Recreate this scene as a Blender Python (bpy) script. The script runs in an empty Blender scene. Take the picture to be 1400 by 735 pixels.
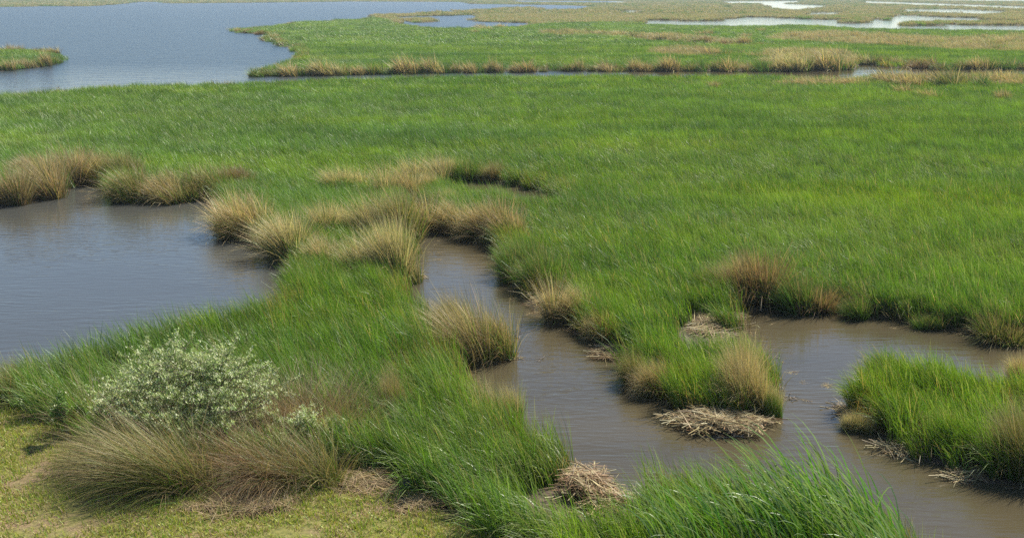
import bpy, math, random
import numpy as np
from mathutils import Vector

PI = math.pi
rng = np.random.default_rng(7)
random.seed(7)
sc = bpy.context.scene
COL = sc.collection

# ------------------------------------------------------------------ camera
CAM_H = 8.0
FPX = 1500.0                       # focal length in pixels of the 1400 px wide photograph
HORIZON = -10.0
PITCH = math.atan((367.5 - HORIZON) / FPX)
cam = bpy.data.cameras.new('camera')
cam.sensor_width = 36.0
cam.lens = FPX / 1400.0 * 36.0
cam.clip_start = 0.1
cam.clip_end = 30000
co = bpy.data.objects.new('camera', cam)
co.location = (0, 0, CAM_H)
co.rotation_euler = (PI / 2 - PITCH, 0, 0)
COL.objects.link(co)
sc.camera = co

# ------------------------------------------------------------------ light
SUN_ELEV, SUN_AZ = math.radians(52), math.radians(48)      # azimuth measured from +Y (view direction) towards +X
w = bpy.data.worlds.new('World')
sc.world = w
w.use_nodes = True
nt = w.node_tree
nt.nodes.clear()
sky = nt.nodes.new('ShaderNodeTexSky')
sky.sky_type = 'NISHITA'
sky.sun_disc = False
sky.sun_elevation = SUN_ELEV
sky.sun_rotation = SUN_AZ
sky.air_density = 1.0
sky.dust_density = 0.0
sky.ozone_density = 3.0
bg = nt.nodes.new('ShaderNodeBackground')
bg.inputs['Strength'].default_value = 0.095
wo = nt.nodes.new('ShaderNodeOutputWorld')
nt.links.new(sky.outputs[0], bg.inputs[0])
nt.links.new(bg.outputs[0], wo.inputs[0])
sl = bpy.data.lights.new('sun', 'SUN')
sl.energy = 5.0
sl.angle = math.radians(0.55)
sl.color = (1.0, 0.94, 0.82)
so = bpy.data.objects.new('sun', sl)
dv = Vector((math.cos(SUN_ELEV) * math.sin(SUN_AZ), math.cos(SUN_ELEV) * math.cos(SUN_AZ), math.sin(SUN_ELEV)))
so.rotation_euler = dv.to_track_quat('Z', 'Y').to_euler()
so.location = (20, 10, 60)
COL.objects.link(so)
sc.view_settings.view_transform = 'Standard'
sc.view_settings.look = 'None'
sc.view_settings.gamma = 1
sc.view_settings.exposure = 0.62
sc.cycles.max_bounces = 6
sc.cycles.diffuse_bounces = 2
sc.cycles.glossy_bounces = 2
sc.cycles.transmission_bounces = 3
sc.cycles.transparent_max_bounces = 4
sc.cycles.volume_bounces = 0
sc.cycles.use_denoising = False
sc.cycles.sample_clamp_direct = 2.5
sc.cycles.sample_clamp_indirect = 2.0

# ------------------------------------------------------------------ helpers
CP, SP = math.cos(PITCH), math.sin(PITCH)


def P(px, py, z=0.0):
    """photograph pixel -> world point at height z"""
    dx, dy, dz = (px - 700.0), FPX, (367.5 - py)
    yy = dy * CP + dz * SP
    zz = -dy * SP + dz * CP
    t = (z - CAM_H) / zz
    return np.array([dx * t, yy * t])


def slant(px, py, z=0.0):
    p = P(px, py, z)
    return math.sqrt(p[0] ** 2 + p[1] ** 2 + (CAM_H - z) ** 2)


def tag(o, label=None, cat=None, group=None, kind=None):
    if label: o['label'] = label
    if cat: o['category'] = cat
    if group: o['group'] = group
    if kind: o['kind'] = kind
    return o


def link(name, data, parent=None):
    o = bpy.data.objects.new(name, data)
    COL.objects.link(o)
    if parent is not None: o.parent = parent
    return o


def empty(name, x, y, z, rz=0.0):
    o = bpy.data.objects.new(name, None)
    COL.objects.link(o)
    o.location = (x, y, z)
    o.rotation_euler = (0, 0, rz)
    o.empty_display_size = 0.2
    return o


def mesh_np(name, v, quads, tris, cols=None, mat=None, smooth=False):
    me = bpy.data.meshes.new(name)
    nv, nq, ntr = len(v), len(quads), len(tris)
    me.vertices.add(nv)
    me.vertices.foreach_set('co', np.asarray(v, np.float32).ravel())
    loops = np.concatenate([np.asarray(quads, np.int32).ravel(), np.asarray(tris, np.int32).ravel()])
    me.loops.add(len(loops))
    me.loops.foreach_set('vertex_index', loops)
    me.polygons.add(nq + ntr)
    st = np.concatenate([np.arange(nq) * 4, nq * 4 + np.arange(ntr) * 3]).astype(np.int32)
    me.polygons.foreach_set('loop_start', st)
    if smooth:
        me.polygons.foreach_set('use_smooth', np.ones(nq + ntr, bool))
    if cols is not None:
        a = me.color_attributes.new('col', 'FLOAT_COLOR', 'POINT')
        c4 = np.ones((nv, 4), np.float32)
        c4[:, :3] = cols
        a.data.foreach_set('color', c4.ravel())
    me.update(calc_edges=True)
    if mat: me.materials.append(mat)
    return me


# value noise, vectorised
_perm = np.random.default_rng(3).random((256, 256))


def vnoise(x, y):
    xi, yi = np.floor(x).astype(int), np.floor(y).astype(int)
    fx, fy = x - xi, y - yi
    fx = fx * fx * (3 - 2 * fx); fy = fy * fy * (3 - 2 * fy)
    a = _perm[xi & 255, yi & 255]; b = _perm[(xi + 1) & 255, yi & 255]
    c = _perm[xi & 255, (yi + 1) & 255]; d = _perm[(xi + 1) & 255, (yi + 1) & 255]
    return (a * (1 - fx) + b * fx) * (1 - fy) + (c * (1 - fx) + d * fx) * fy


def fbm(x, y, o=3):
    s = 0; amp = 0.5; t = 0
    for k in range(o):
        s = s + amp * vnoise(x * 2 ** k + 17.3 * k, y * 2 ** k + 5.1 * k); t += amp; amp *= 0.5
    return s / t


def sstep(a, b, x):
    t = np.clip((x - a) / (b - a), 0, 1)
    return t * t * (3 - 2 * t)


# ------------------------------------------------------------------ layout: outlines of water, islands, lawn
def poly(pts):
    """(px, py) on the ground, or (px, py, h): an edge seen over plants of height h"""
    return np.array([P(p[0], p[1], p[2] if len(p) > 2 else 0.0) for p in pts])


G = 0.85
WATER = [
    # left pond
    [(-350, 330), (-60, 284), (0, 279), (25, 277), (62, 267), (97, 262), (100, 251), (117, 249), (137, 250), (147, 263), (150, 273), (195, 275),
     (235, 271), (290, 270), (304, 280), (306, 310), (330, 320), (355, 321), (361, 340), (390, 347), (401, 362),
     (404, 372, .5), (385, 392, G), (340, 408, G), (300, 417, G), (250, 428, G), (200, 440, G), (150, 455, G), (100, 470, G), (50, 482, G), (0, 497, G), (-350, 590, G)],
    # channel + right pond
    [(566, 262), (577, 272), (582, 285), (603, 316), (643, 325), (676, 334), (684, 352), (685, 374), (700, 388), (728, 402), (715, 412), (738, 427), (773, 435),
     (788, 455), (810, 462), (808, 474), (828, 491), (855, 494), (860, 519), (883, 535), (918, 546), (925, 562), (935, 583), (960, 592), (1010, 592),
     (1040, 582), (1063, 566), (1062, 529), (1051, 515), (1035, 500), (1013, 483), (1003, 469), (1010, 450), (1019, 436), (1024, 417), (1068, 417), (1129, 422),
     (1186, 431), (1232, 438), (1286, 449), (1346, 459), (1400, 466), (1500, 482), (1750, 530),
     (1900, 900), (1300, 900), (1262, 790), (1238, 700, .8), (1210, 682, .8), (1150, 664, .75), (1080, 660, .7), (1000, 655, .55), (930, 648, .55), (870, 642, .5), (845, 645, .35), (790, 618, .35), (765, 600, .5),
     (748, 588, .75), (715, 563, .75), (686, 530, .8), (659, 506, .75), (640, 492, .5), (606, 484), (594, 474), (585, 450), (572, 420), (556, 402), (556, 380), (566, 356), (569, 331), (572, 309), (568, 290), (556, 275)],
    # muddy creek in the meadow
    [(598, 244), (632, 246), (670, 250), (700, 255), (740, 262), (770, 275), (775, 281, .4), (740, 273.5, .55), (700, 264.5, .6), (660, 257.5, .6), (625, 253, .55), (598, 250, .4)],
    # cross channel and big lake
    [(-600, 12), (0, 10), (60, 9), (120, 9), (165, 6), (190, 3), (215, 3), (235, 5), (350, 4), (480, 2.5), (630, 3), (650, 6), (750, 7), (815, 9),
     (800, 14), (745, 15), (725, 11), (675, 12, .4), (600, 17, .4), (520, 21, .4), (487, 26, .6), (425, 29, .6), (387, 32, .6), (350, 37, .6), (320, 41, .3), (322, 44), (332, 45), (370, 48), (366, 55), (385, 60), (386, 64),
     (407, 69), (410, 74), (405, 79, .6), (387, 82, .8), (362, 87, .8), (338, 91, .8), (336, 103), (450, 102), (600, 99), (700, 98), (787, 96), (950, 97), (1092, 96.5),
     (1168, 95), (1176, 87), (1196, 88), (1220, 92), (1250, 91), (1282, 95), (1378, 95), (1400, 93.5), (1700, 92),
     (1700, 100, .6), (1400, 100, .6), (1290, 100, .6), (1190, 101, .6), (1150, 106, .6), (1100, 104, .6), (1050, 98.5, G), (800, 97.5, G), (600, 99, G), (450, 103, G), (335, 107, G), (200, 110, G), (100, 115, G), (0, 124, G), (-600, 150, G)],
    # pond behind the spit
    [(537, 24), (600, 22), (657, 20.5), (650, 30), (735, 32), (722, 35, .5), (700, 36, .6), (650, 37, .6), (600, 38, .6), (575, 36, .6), (548, 33, .6)],
    # right lake
    [(868, 33, .5), (878, 27), (908, 28), (942, 29), (987, 28), (1021, 23.5), (1054, 24), (1100, 26), (1180, 28), (1205, 25), (1229, 21), (1314, 24), (1346, 25), (1340, 27), (1400, 30), (1700, 31),
     (1700, 42, .6), (1400, 41, .6), (1284, 40, .6), (1211, 39, .6), (1173, 38, .6), (1101, 34, .6), (1000, 35, .6), (908, 33.5, .6)],
    # small creek behind
    [(868, 53), (904, 55.5), (957, 60), (1018, 63.5), (1020, 65.5), (957, 64), (904, 60), (868, 56)],
    # far pools
    [(1028, 4.5), (1080, 5.5), (1138, 8), (1130, 10, .7), (1080, 13.6, .7), (1055, 10.5, .7)],
    [(1096, 17.6), (1148, 16.8), (1156, 18.8), (1150, 20.2, .7), (1100, 21, .7)],
    [(1180, 1.6), (1290, 5.2), (1400, 9.0), (1700, 15), (1700, 18, .7), (1400, 12.0, .7), (1290, 8.0, .7), (1180, 4.4, .7)],
    [(1228, 13.2), (1305, 12.8), (1340, 14), (1395, 17), (1345, 19.4, .7), (1290, 17, .7), (1230, 16, .7)],
    [(848, 14.6), (882, 14.4), (882, 17.6, .7), (852, 18, .7)],
    [(985, 2.2), (1092, 1.2), (1098, 3.6, .7), (990, 5, .7)],
    [(1150, -2.6), (1420, 0.2), (1420, 2.2, .7), (1150, -.6, .7)],
    [(700, 1.2), (860, 2.2), (860, 4.0, .7), (700, 3.0, .7)],
    [(1310, 66.5), (1352, 66.5), (1352, 68.5), (1312, 68.5)],
    [(1285, 117), (1320, 118.5), (1322, 121), (1286, 121)],
]
ISLANDS = [
    # right-hand reed island
    [(1145, 561), (1163, 580), (1195, 588), (1234, 620), (1287, 637), (1332, 652), (1350, 663), (1400, 662), (1520, 690), (1750, 760),
     (1750, 560, .8), (1500, 508, .8), (1400, 492, .85), (1326, 487, .85), (1260, 476, .75), (1215, 469, .7), (1190, 472, .65), (1172, 545), (1150, 552)],
    # islet in the lake, top left
    [(-120, 97), (0, 98), (22, 95), (60, 91), (80, 86), (88, 80.5), (78, 74, .6), (50, 68, .6), (0, 66, .6), (-120, 66, .6)],
    [(550, 29), (575, 31.5), (599, 30.5), (595, 28), (560, 27)],
    [(1154, 31), (1172, 32.5), (1190, 31.5), (1180, 30), (1160, 29.5)],
    [(1237, 34), (1260, 35.5), (1283, 34.5), (1270, 33), (1245, 32.5)],
    [(1285, 32.5), (1320, 34.5), (1400, 35), (1700, 36), (1700, 33), (1400, 32), (1320, 31.5), (1290, 31)],
    [(1207, 28), (1216, 28), (1217, 26.6), (1208, 26.6)],
    [(1196, 89.5), (1220, 91), (1250, 92.5), (1240, 93.5), (1205, 92.5)],
]
LAWN_Z = 0.30
LAWN = [(-900, 560, LAWN_Z), (0, 552, LAWN_Z), (50, 562, LAWN_Z), (90, 600, LAWN_Z), (160, 640, LAWN_Z), (250, 652, LAWN_Z), (350, 655, LAWN_Z), (440, 652, LAWN_Z), (480, 638, LAWN_Z), (520, 642, LAWN_Z),
        (560, 672, LAWN_Z), (610, 700, LAWN_Z), (650, 722, LAWN_Z), (700, 746, LAWN_Z), (900, 850, LAWN_Z), (1100, 1100, LAWN_Z), (1100, 2500, LAWN_Z), (-900, 2500, LAWN_Z)]
WATER = [poly(p) for p in WATER]
ISLANDS = [poly(p) for p in ISLANDS]
LAWN = poly(LAWN)


def sdist(x, y, pg):
    """signed distance, positive inside"""
    a = pg; b = np.roll(pg, -1, 0)
    out = np.empty(len(x))
    for s in range(0, len(x), 40000):
        X = x[s:s + 40000, None]; Y = y[s:s + 40000, None]
        ex = (b - a)[:, 0][None]; ey = (b - a)[:, 1][None]
        wx = X - a[:, 0][None]; wy = Y - a[:, 1][None]
        t = np.clip((wx * ex + wy * ey) / np.maximum(ex * ex + ey * ey, 1e-9), 0, 1)
        d = np.sqrt(((wx - t * ex) ** 2 + (wy - t * ey) ** 2).min(1))
        ay = a[:, 1][None]; by = b[:, 1][None]
        cond = ((ay <= Y) & (by > Y)) | ((by <= Y) & (ay > Y))
        xi = a[:, 0][None] + (Y - ay) / np.where(np.abs(by - ay) < 1e-12, 1e-12, by - ay) * ex
        ins = (np.sum(cond & (xi > X), 1) % 2) == 1
        out[s:s + 40000] = np.where(ins, d, -d)
    return out


def land_sd(x, y, warp=True):
    """distance inland from the nearest waterline (negative in the water)"""
    x = np.asarray(x, float).ravel(); y = np.asarray(y, float).ravel()
    if warp:
        r = np.hypot(x, y)
        far = sstep(70, 300, r)
        a1 = 0.22
        x2 = x + (fbm(x * 1.1, y * 1.1) - .5) * 2 * a1 + far * (fbm(x * .12 + 40, y * .12) - .5) * 9
        y2 = y + (fbm(x * 1.1 + 90, y * 1.1 + 30) - .5) * 2 * a1 + far * (fbm(x * .12, y * .12 + 70) - .5) * 9
        x, y = x2, y2
    wsd = np.full(len(x), -1e9)
    for pg in WATER:
        m = 12.0
        lo, hi = pg.min(0) - m, pg.max(0) + m
        sel = (x > lo[0]) & (x < hi[0]) & (y > lo[1]) & (y < hi[1])
        v = np.full(len(x), -m)
        if sel.any(): v[sel] = sdist(x[sel], y[sel], pg)
        wsd = np.maximum(wsd, v)
    for pg in ISLANDS:
        lo, hi = pg.min(0) - 60, pg.max(0) + 60
        sel = (x > lo[0]) & (x < hi[0]) & (y > lo[1]) & (y < hi[1])
        if sel.any():
            wsd[sel] = np.minimum(wsd[sel], -sdist(x[sel], y[sel], pg))
    return -wsd


def lawn_sd(x, y):
    x = np.asarray(x, float).ravel(); y = np.asarray(y, float).ravel()
    out = np.full(len(x), -50.0)
    s = y < 40
    if s.any():
        xx = x[s] + (fbm(x[s] * 1.7, y[s] * 1.7) - .5) * .5; yy = y[s] + (fbm(x[s] * 1.7 + 9, y[s] * 1.7) - .5) * .5
        out[s] = sdist(xx, yy, LAWN)
    return out


def ground_z(x, y, sd=None, ls=None):
    x = np.asarray(x, float).ravel(); y = np.asarray(y, float).ravel()
    if sd is None: sd = land_sd(x, y)
    if ls is None: ls = lawn_sd(x, y)
    z = np.where(sd > 0, 0.13 * sstep(-0.05, 0.45, sd) - 0.012, -0.5 * sstep(0, 1.4, -sd) - 0.012)
    z = z + np.where(sd > 0, (fbm(x * 2.3, y * 2.3) - .5) * .09 * sstep(0, .5, sd), 0)
    z = z + sstep(-2.2, 0.2, ls) * (LAWN_Z - 0.12)
    z = z + sstep(0, 8, ls) * 0.0
    return z


# ------------------------------------------------------------------ materials
def new_mat(name):
    m = bpy.data.materials.new(name)
    m.use_nodes = True
    m.node_tree.nodes.clear()
    return m, m.node_tree


def mat_blades(name, trans=0.42, gloss=0.05, rough=0.38, hue_noise=0.0, alt=(0.10, 0.19, 0.02)):
    """leaf blades: colour of each blade from its attribute, thin translucent tissue with a waxy sheen"""
    m, t = new_mat(name)
    N, L = t.nodes, t.links
    at = N.new('ShaderNodeAttribute'); at.attribute_name = 'col'
    col = at.outputs['Color']
    if hue_noise > 0:
        ge = N.new('ShaderNodeNewGeometry')
        mp = N.new('ShaderNodeMapping'); mp.inputs['Scale'].default_value = (.05, .14, .0)
        L.new(ge.outputs['Position'], mp.inputs[0])
        nz = N.new('ShaderNodeTexNoise'); nz.inputs['Scale'].default_value = 1.0; nz.inputs['Detail'].default_value = 5
        L.new(mp.outputs[0], nz.inputs['Vector'])
        mr = N.new('ShaderNodeMapRange'); mr.inputs[1].default_value = .34; mr.inputs[2].default_value = .68
        mr.inputs[3].default_value = 0.0; mr.inputs[4].default_value = hue_noise
        L.new(nz.outputs['Fac'], mr.inputs[0])
        mul = N.new('ShaderNodeMix'); mul.data_type = 'RGBA'; mul.blend_type = 'MULTIPLY'
        mul.inputs[7].default_value = alt + (1,)
        L.new(mr.outputs[0], mul.inputs[0]); L.new(col, mul.inputs[6])
        col = mul.outputs[2]
        oi = N.new('ShaderNodeObjectInfo')
        hs = N.new('ShaderNodeHueSaturation')
        m2 = N.new('ShaderNodeMapRange'); m2.inputs[3].default_value = .72; m2.inputs[4].default_value = 1.3
        L.new(oi.outputs['Random'], m2.inputs[0]); L.new(m2.outputs[0], hs.inputs['Value'])
        L.new(col, hs.inputs['Color'])
        col = hs.outputs[0]
    d = N.new('ShaderNodeBsdfDiffuse'); L.new(col, d.inputs[0])
    tr = N.new('ShaderNodeBsdfTranslucent')
    g2 = N.new('ShaderNodeMix'); g2.data_type = 'RGBA'; g2.blend_type = 'MULTIPLY'; g2.inputs[0].default_value = 1
    L.new(col, g2.inputs[6]); g2.inputs[7].default_value = (1.25, 1.2, .75, 1)
    L.new(g2.outputs[2], tr.inputs[0])
    mx = N.new('ShaderNodeMixShader'); mx.inputs[0].default_value = trans
    L.new(d.outputs[0], mx.inputs[1]); L.new(tr.outputs[0], mx.inputs[2])
    gl = N.new('ShaderNodeBsdfGlossy'); gl.inputs['Roughness'].default_value = rough
    gl.inputs[0].default_value = (.9, .95, .9, 1)
    m3 = N.new('ShaderNodeMixShader'); m3.inputs[0].default_value = gloss
    L.new(mx.outputs[0], m3.inputs[1]); L.new(gl.outputs[0], m3.inputs[2])
    o = N.new('ShaderNodeOutputMaterial'); L.new(m3.outputs[0], o.inputs[0])
    return m


M_green = mat_blades('cordgrass_leaf', .38, .04, .4, 1.0, (1.42, 1.22, .6))
M_tus = mat_blades('tussock_leaf', .35, .03, .45)
M_dry = mat_blades('dead_reed', .12, .03, .45)
M_cat = mat_blades('cattail_leaf', .35, .05, .42)
M_leaf = mat_blades('shrub_leaf', .3, .025, .5)


def mat_ground():
    m, t = new_mat('marsh_soil')
    N, L = t.nodes, t.links
    ge = N.new('ShaderNodeNewGeometry')
    lw = N.new('ShaderNodeAttribute'); lw.attribute_name = 'lawn'
    fr = N.new('ShaderNodeAttribute'); fr.attribute_name = 'far'

    def noise(scale, det=4, rough=.6):
        n = N.new('ShaderNodeTexNoise'); n.inputs['Scale'].default_value = scale
        n.inputs['Detail'].default_value = det; n.inputs['Roughness'].default_value = rough
        L.new(ge.outputs['Position'], n.inputs['Vector']); return n.outputs['Fac']

    def ramp(fac, stops):
        r = N.new('ShaderNodeValToRGB')
        while len(r.color_ramp.elements) < len(stops): r.color_ramp.elements.new(.5)
        for e, (p, c) in zip(r.color_ramp.elements, stops): e.position = p; e.color = c + (1,)
        L.new(fac, r.inputs[0]); return r.outputs[0]

    def mix(f, a, b):
        x = N.new('ShaderNodeMix'); x.data_type = 'RGBA'
        if isinstance(f, float): x.inputs[0].default_value = f
        else: L.new(f, x.inputs[0])
        L.new(a, x.inputs[6]); L.new(b, x.inputs[7]); return x.outputs[2]
    mud = ramp(noise(9, 6), [(.3, (.035, .024, .014)), (.55, (.085, .06, .036)), (.75, (.19, .14, .08))])
    straw = ramp(noise(26, 6, .75), [(.3, (.08, .05, .025)), (.5, (.25, .165, .085)), (.7, (.42, .31, .18))])
    turf = ramp(noise(14, 5, .7), [(.3, (.05, .045, .012)), (.5, (.17, .17, .03)), (.75, (.32, .26, .08))])
    sepf = N.new('ShaderNodeMapRange'); sepf.inputs[1].default_value = .46; sepf.inputs[2].default_value = .6
    L.new(noise(1.1, 5, .65), sepf.inputs[0])
    lawn = mix(sepf.outputs[0], turf, straw)
    farc = ramp(noise(.03, 6, .6), [(.35, (.10, .13, .035)), (.5, (.19, .17, .07)), (.7, (.27, .21, .11))])
    c = mix(fr.outputs['Fac'], mud, farc)
    c = mix(lw.outputs['Fac'], c, lawn)
    b = N.new('ShaderNodeBsdfPrincipled'); L.new(c, b.inputs['Base Color']); b.inputs['Roughness'].default_value = .85
    bp = N.new('ShaderNodeBump'); bp.inputs['Strength'].default_value = .6; bp.inputs['Distance'].default_value = .05
    L.new(noise(18, 6, .7), bp.inputs['Height']); L.new(bp.outputs[0], b.inputs['Normal'])
    o = N.new('ShaderNodeOutputMaterial'); L.new(b.outputs[0], o.inputs[0])
    return m


def mat_water():
    m, t = new_mat('murky_marsh_water')
    N, L = t.nodes, t.links
    ge = N.new('ShaderNodeNewGeometry')

    def noise(sx, sy, rot, det, rough=.55):
        mp = N.new('ShaderNodeMapping'); mp.inputs['Scale'].default_value = (sx, sy, 1); mp.inputs['Rotation'].default_value = (0, 0, rot)
        L.new(ge.outputs['Position'], mp.inputs[0])
        n = N.new('ShaderNodeTexNoise'); n.inputs['Scale'].default_value = 1; n.inputs['Detail'].default_value = det
        n.inputs['Roughness'].default_value = rough; n.inputs['Distortion'].default_value = .3
        L.new(mp.outputs[0], n.inputs['Vector']); return n.outputs['Fac']

    def math_(op, a, b):
        x = N.new('ShaderNodeMath'); x.operation = op
        for i, v in enumerate((a, b)):
            if isinstance(v, (int, float)): x.inputs[i].default_value = v
            else: L.new(v, x.inputs[i])
        return x.outputs[0]
    # silt clouds in the water
    r = N.new('ShaderNodeValToRGB')
    r.color_ramp.elements[0].position = .35; r.color_ramp.elements[0].color = (.064, .053, .031, 1)
    r.color_ramp.elements[1].position = .7; r.color_ramp.elements[1].color = (.090, .073, .041, 1)
    L.new(noise(.12, .2, .3, 4), r.inputs[0])
    fine = noise(1.3, 5.5, -.6, 2)
    mid = noise(1.6, 5.5, -.25, 3)
    big = noise(.35, .9, .1, 3)
    patch = N.new('ShaderNodeMapRange'); patch.inputs[1].default_value = .35; patch.inputs[2].default_value = .65
    patch.inputs[3].default_value = .25; patch.inputs[4].default_value = 1.0
    L.new(noise(.10, .18, .5, 2), patch.inputs[0])
    h = math_('ADD', math_('MULTIPLY', fine, .022), math_('MULTIPLY', mid, .010))
    h = math_('MULTIPLY', h, patch.outputs[0])
    # the open lake carries longer waves than the sheltered creeks
    base_h = h
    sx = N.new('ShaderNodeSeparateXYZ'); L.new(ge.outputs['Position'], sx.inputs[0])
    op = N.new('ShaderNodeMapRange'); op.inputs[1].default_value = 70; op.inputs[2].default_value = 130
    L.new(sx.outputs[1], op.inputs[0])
    h = math_('MULTIPLY', base_h, math_('SUBTRACT', 1.0, math_('MULTIPLY', op.outputs[0], .8)))
    h = math_('ADD', h, math_('MULTIPLY', math_('MULTIPLY', big, .07), op.outputs[0]))
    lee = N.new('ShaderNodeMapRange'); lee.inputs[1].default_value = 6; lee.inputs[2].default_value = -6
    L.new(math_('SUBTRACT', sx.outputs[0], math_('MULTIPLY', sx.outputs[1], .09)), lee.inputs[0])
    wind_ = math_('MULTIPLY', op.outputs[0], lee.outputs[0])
    h = math_('ADD', h, math_('MULTIPLY', math_('MULTIPLY', big, .30), wind_))
    h = math_('ADD', h, math_('MULTIPLY', math_('MULTIPLY', mid, .04), wind_))
    bp = N.new('ShaderNodeBump'); bp.inputs['Strength'].default_value = 1.0; bp.inputs['Distance'].default_value = 1.0
    L.new(h, bp.inputs['Height'])
    b = N.new('ShaderNodeBsdfPrincipled')
    ro = N.new('ShaderNodeMapRange'); ro.inputs[3].default_value = .05; ro.inputs[4].default_value = .26
    L.new(wind_, ro.inputs[0]); L.new(ro.outputs[0], b.inputs['Roughness'])
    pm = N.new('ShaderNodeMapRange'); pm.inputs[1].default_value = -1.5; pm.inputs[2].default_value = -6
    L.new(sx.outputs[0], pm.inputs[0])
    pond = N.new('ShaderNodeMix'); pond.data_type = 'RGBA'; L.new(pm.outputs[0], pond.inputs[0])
    L.new(r.outputs[0], pond.inputs[6]); pond.inputs[7].default_value = (.068, .068, .060, 1)     # sky reflection on the left pond, painted in as a bluer base
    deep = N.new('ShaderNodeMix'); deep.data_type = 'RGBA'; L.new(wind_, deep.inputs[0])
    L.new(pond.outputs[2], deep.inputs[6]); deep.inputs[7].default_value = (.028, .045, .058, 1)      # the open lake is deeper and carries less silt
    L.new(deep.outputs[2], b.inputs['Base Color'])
    b.inputs['IOR'].default_value = 1.333
    L.new(bp.outputs[0], b.inputs['Normal'])
    o = N.new('ShaderNodeOutputMaterial'); L.new(b.outputs[0], o.inputs[0])
    return m


def mat_plain(name, c1, c2, scale=12, rough=.85):
    m, t = new_mat(name)
    N, L = t.nodes, t.links
    tc = N.new('ShaderNodeTexCoord')
    n = N.new('ShaderNodeTexNoise'); n.inputs['Scale'].default_value = scale; n.inputs['Detail'].default_value = 5
    L.new(tc.outputs['Object'], n.inputs['Vector'])
    r = N.new('ShaderNodeValToRGB'); r.color_ramp.elements[0].position = .35; r.color_ramp.elements[1].position = .65
    r.color_ramp.elements[0].color = c1 + (1,); r.color_ramp.elements[1].color = c2 + (1,)
    L.new(n.outputs['Fac'], r.inputs[0])
    b = N.new('ShaderNodeBsdfPrincipled'); L.new(r.outputs[0], b.inputs['Base Color']); b.inputs['Roughness'].default_value = rough
    o = N.new('ShaderNodeOutputMaterial'); L.new(b.outputs[0], o.inputs[0])
    return m


M_ground = mat_ground()
M_water = mat_water()
M_wood = mat_plain('weathered_wood', (.16, .13, .10), (.34, .29, .24))
M_stem = mat_plain('shrub_bark', (.10, .075, .05), (.2, .16, .11), 30)
M_dark = mat_plain('wet_peat', (.012, .01, .008), (.03, .024, .018), 20, .5)

# ------------------------------------------------------------------ ground and water
OY = -12.0
rr = 14.0 * np.exp(np.arange(0, 700) * 0.00945)        # out to about 10 km
rr = np.concatenate([[2, 6, 10], rr])
th = np.radians(np.linspace(-44, 44, 300))
R, T = np.meshgrid(rr, th, indexing='ij')
gx = (R * np.sin(T)).ravel(); gy = (OY + R * np.cos(T)).ravel()
gsd = land_sd(gx, gy); gls = lawn_sd(gx, gy)
gz = ground_z(gx, gy, gsd, gls)
nr, ncol = R.shape
i0 = (np.arange(nr - 1)[:, None] * ncol + np.arange(ncol - 1)[None]).ravel()
quads = np.stack([i0, i0 + 1, i0 + ncol + 1, i0 + ncol], 1)[:, ::-1]
me = mesh_np('marsh_ground', np.stack([gx, gy, gz], 1), quads, np.zeros((0, 3), int), None, M_ground, True)
for nm, val in (('lawn', sstep(-.25, .35, gls)), ('far', sstep(250, 600, np.hypot(gx, gy)) * sstep(0, 1, gsd))):
    a = me.attributes.new(nm, 'FLOAT', 'POINT')
    a.data.foreach_set('value', val.astype(np.float32))
tag(link('marsh_ground', me), kind='structure')
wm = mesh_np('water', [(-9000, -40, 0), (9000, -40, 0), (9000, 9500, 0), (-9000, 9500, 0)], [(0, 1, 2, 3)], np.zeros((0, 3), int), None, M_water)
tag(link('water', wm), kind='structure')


# ------------------------------------------------------------------ blades
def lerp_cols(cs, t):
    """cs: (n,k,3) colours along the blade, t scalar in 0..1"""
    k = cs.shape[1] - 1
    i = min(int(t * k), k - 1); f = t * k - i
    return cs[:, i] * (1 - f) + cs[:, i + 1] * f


def blades(base, L, width, theta0, dtheta, az, cols, seg=3, power=1.4, kink=None, face=None, g=rng):
    """vectorised bent tapering blades. base (n,3); theta = tilt from vertical towards azimuth az; cols (n,k,3)"""
    n = len(base)
    pos = base.astype(float).copy()
    if face is None: face = az + PI / 2 + g.normal(0, 1.1, n)
    wv = np.stack([np.cos(face), np.sin(face), np.zeros(n)], 1)
    V = []; C = []
    sub = 2
    for j in range(seg + 1):
        t = j / seg
        wd = width * (1.0 - t) ** .6 if j < seg else np.zeros(n)
        c = lerp_cols(cols, t)
        if j < seg:
            V.append(pos - wv * wd[:, None] * .5); V.append(pos + wv * wd[:, None] * .5)
            C.append(c); C.append(c)
            for s in range(sub):
                tt = (j + (s + .5) / sub) / seg
                th_ = theta0 + dtheta * tt ** power
                step = (L / seg / sub)[:, None]
                pos = pos + step * np.stack([np.sin(th_) * np.cos(az), np.sin(th_) * np.sin(az), np.cos(th_)], 1)
        else:
            V.append(pos); C.append(c)
    k = 2 * seg + 1
    v = np.stack(V, 1).reshape(-1, 3); c = np.stack(C, 1).reshape(-1, 3)
    b0 = np.arange(n)[:, None] * k
    q = np.concatenate([b0 + np.array([[2 * j, 2 * j + 1, 2 * j + 3, 2 * j + 2]]) for j in range(seg - 1)], 0) if seg > 1 else np.zeros((0, 4), int)
    t_ = b0 + np.array([[2 * seg - 2, 2 * seg - 1, 2 * seg]])
    return v, q, t_, c


def merge(parts):
    v = []; q = []; t = []; c = []; o = 0
    for (a, b, d, e) in parts:
        v.append(a); q.append(b + o); t.append(d + o); c.append(e); o += len(a)
    return np.concatenate(v), np.concatenate(q), np.concatenate(t), np.concatenate(c)


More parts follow.
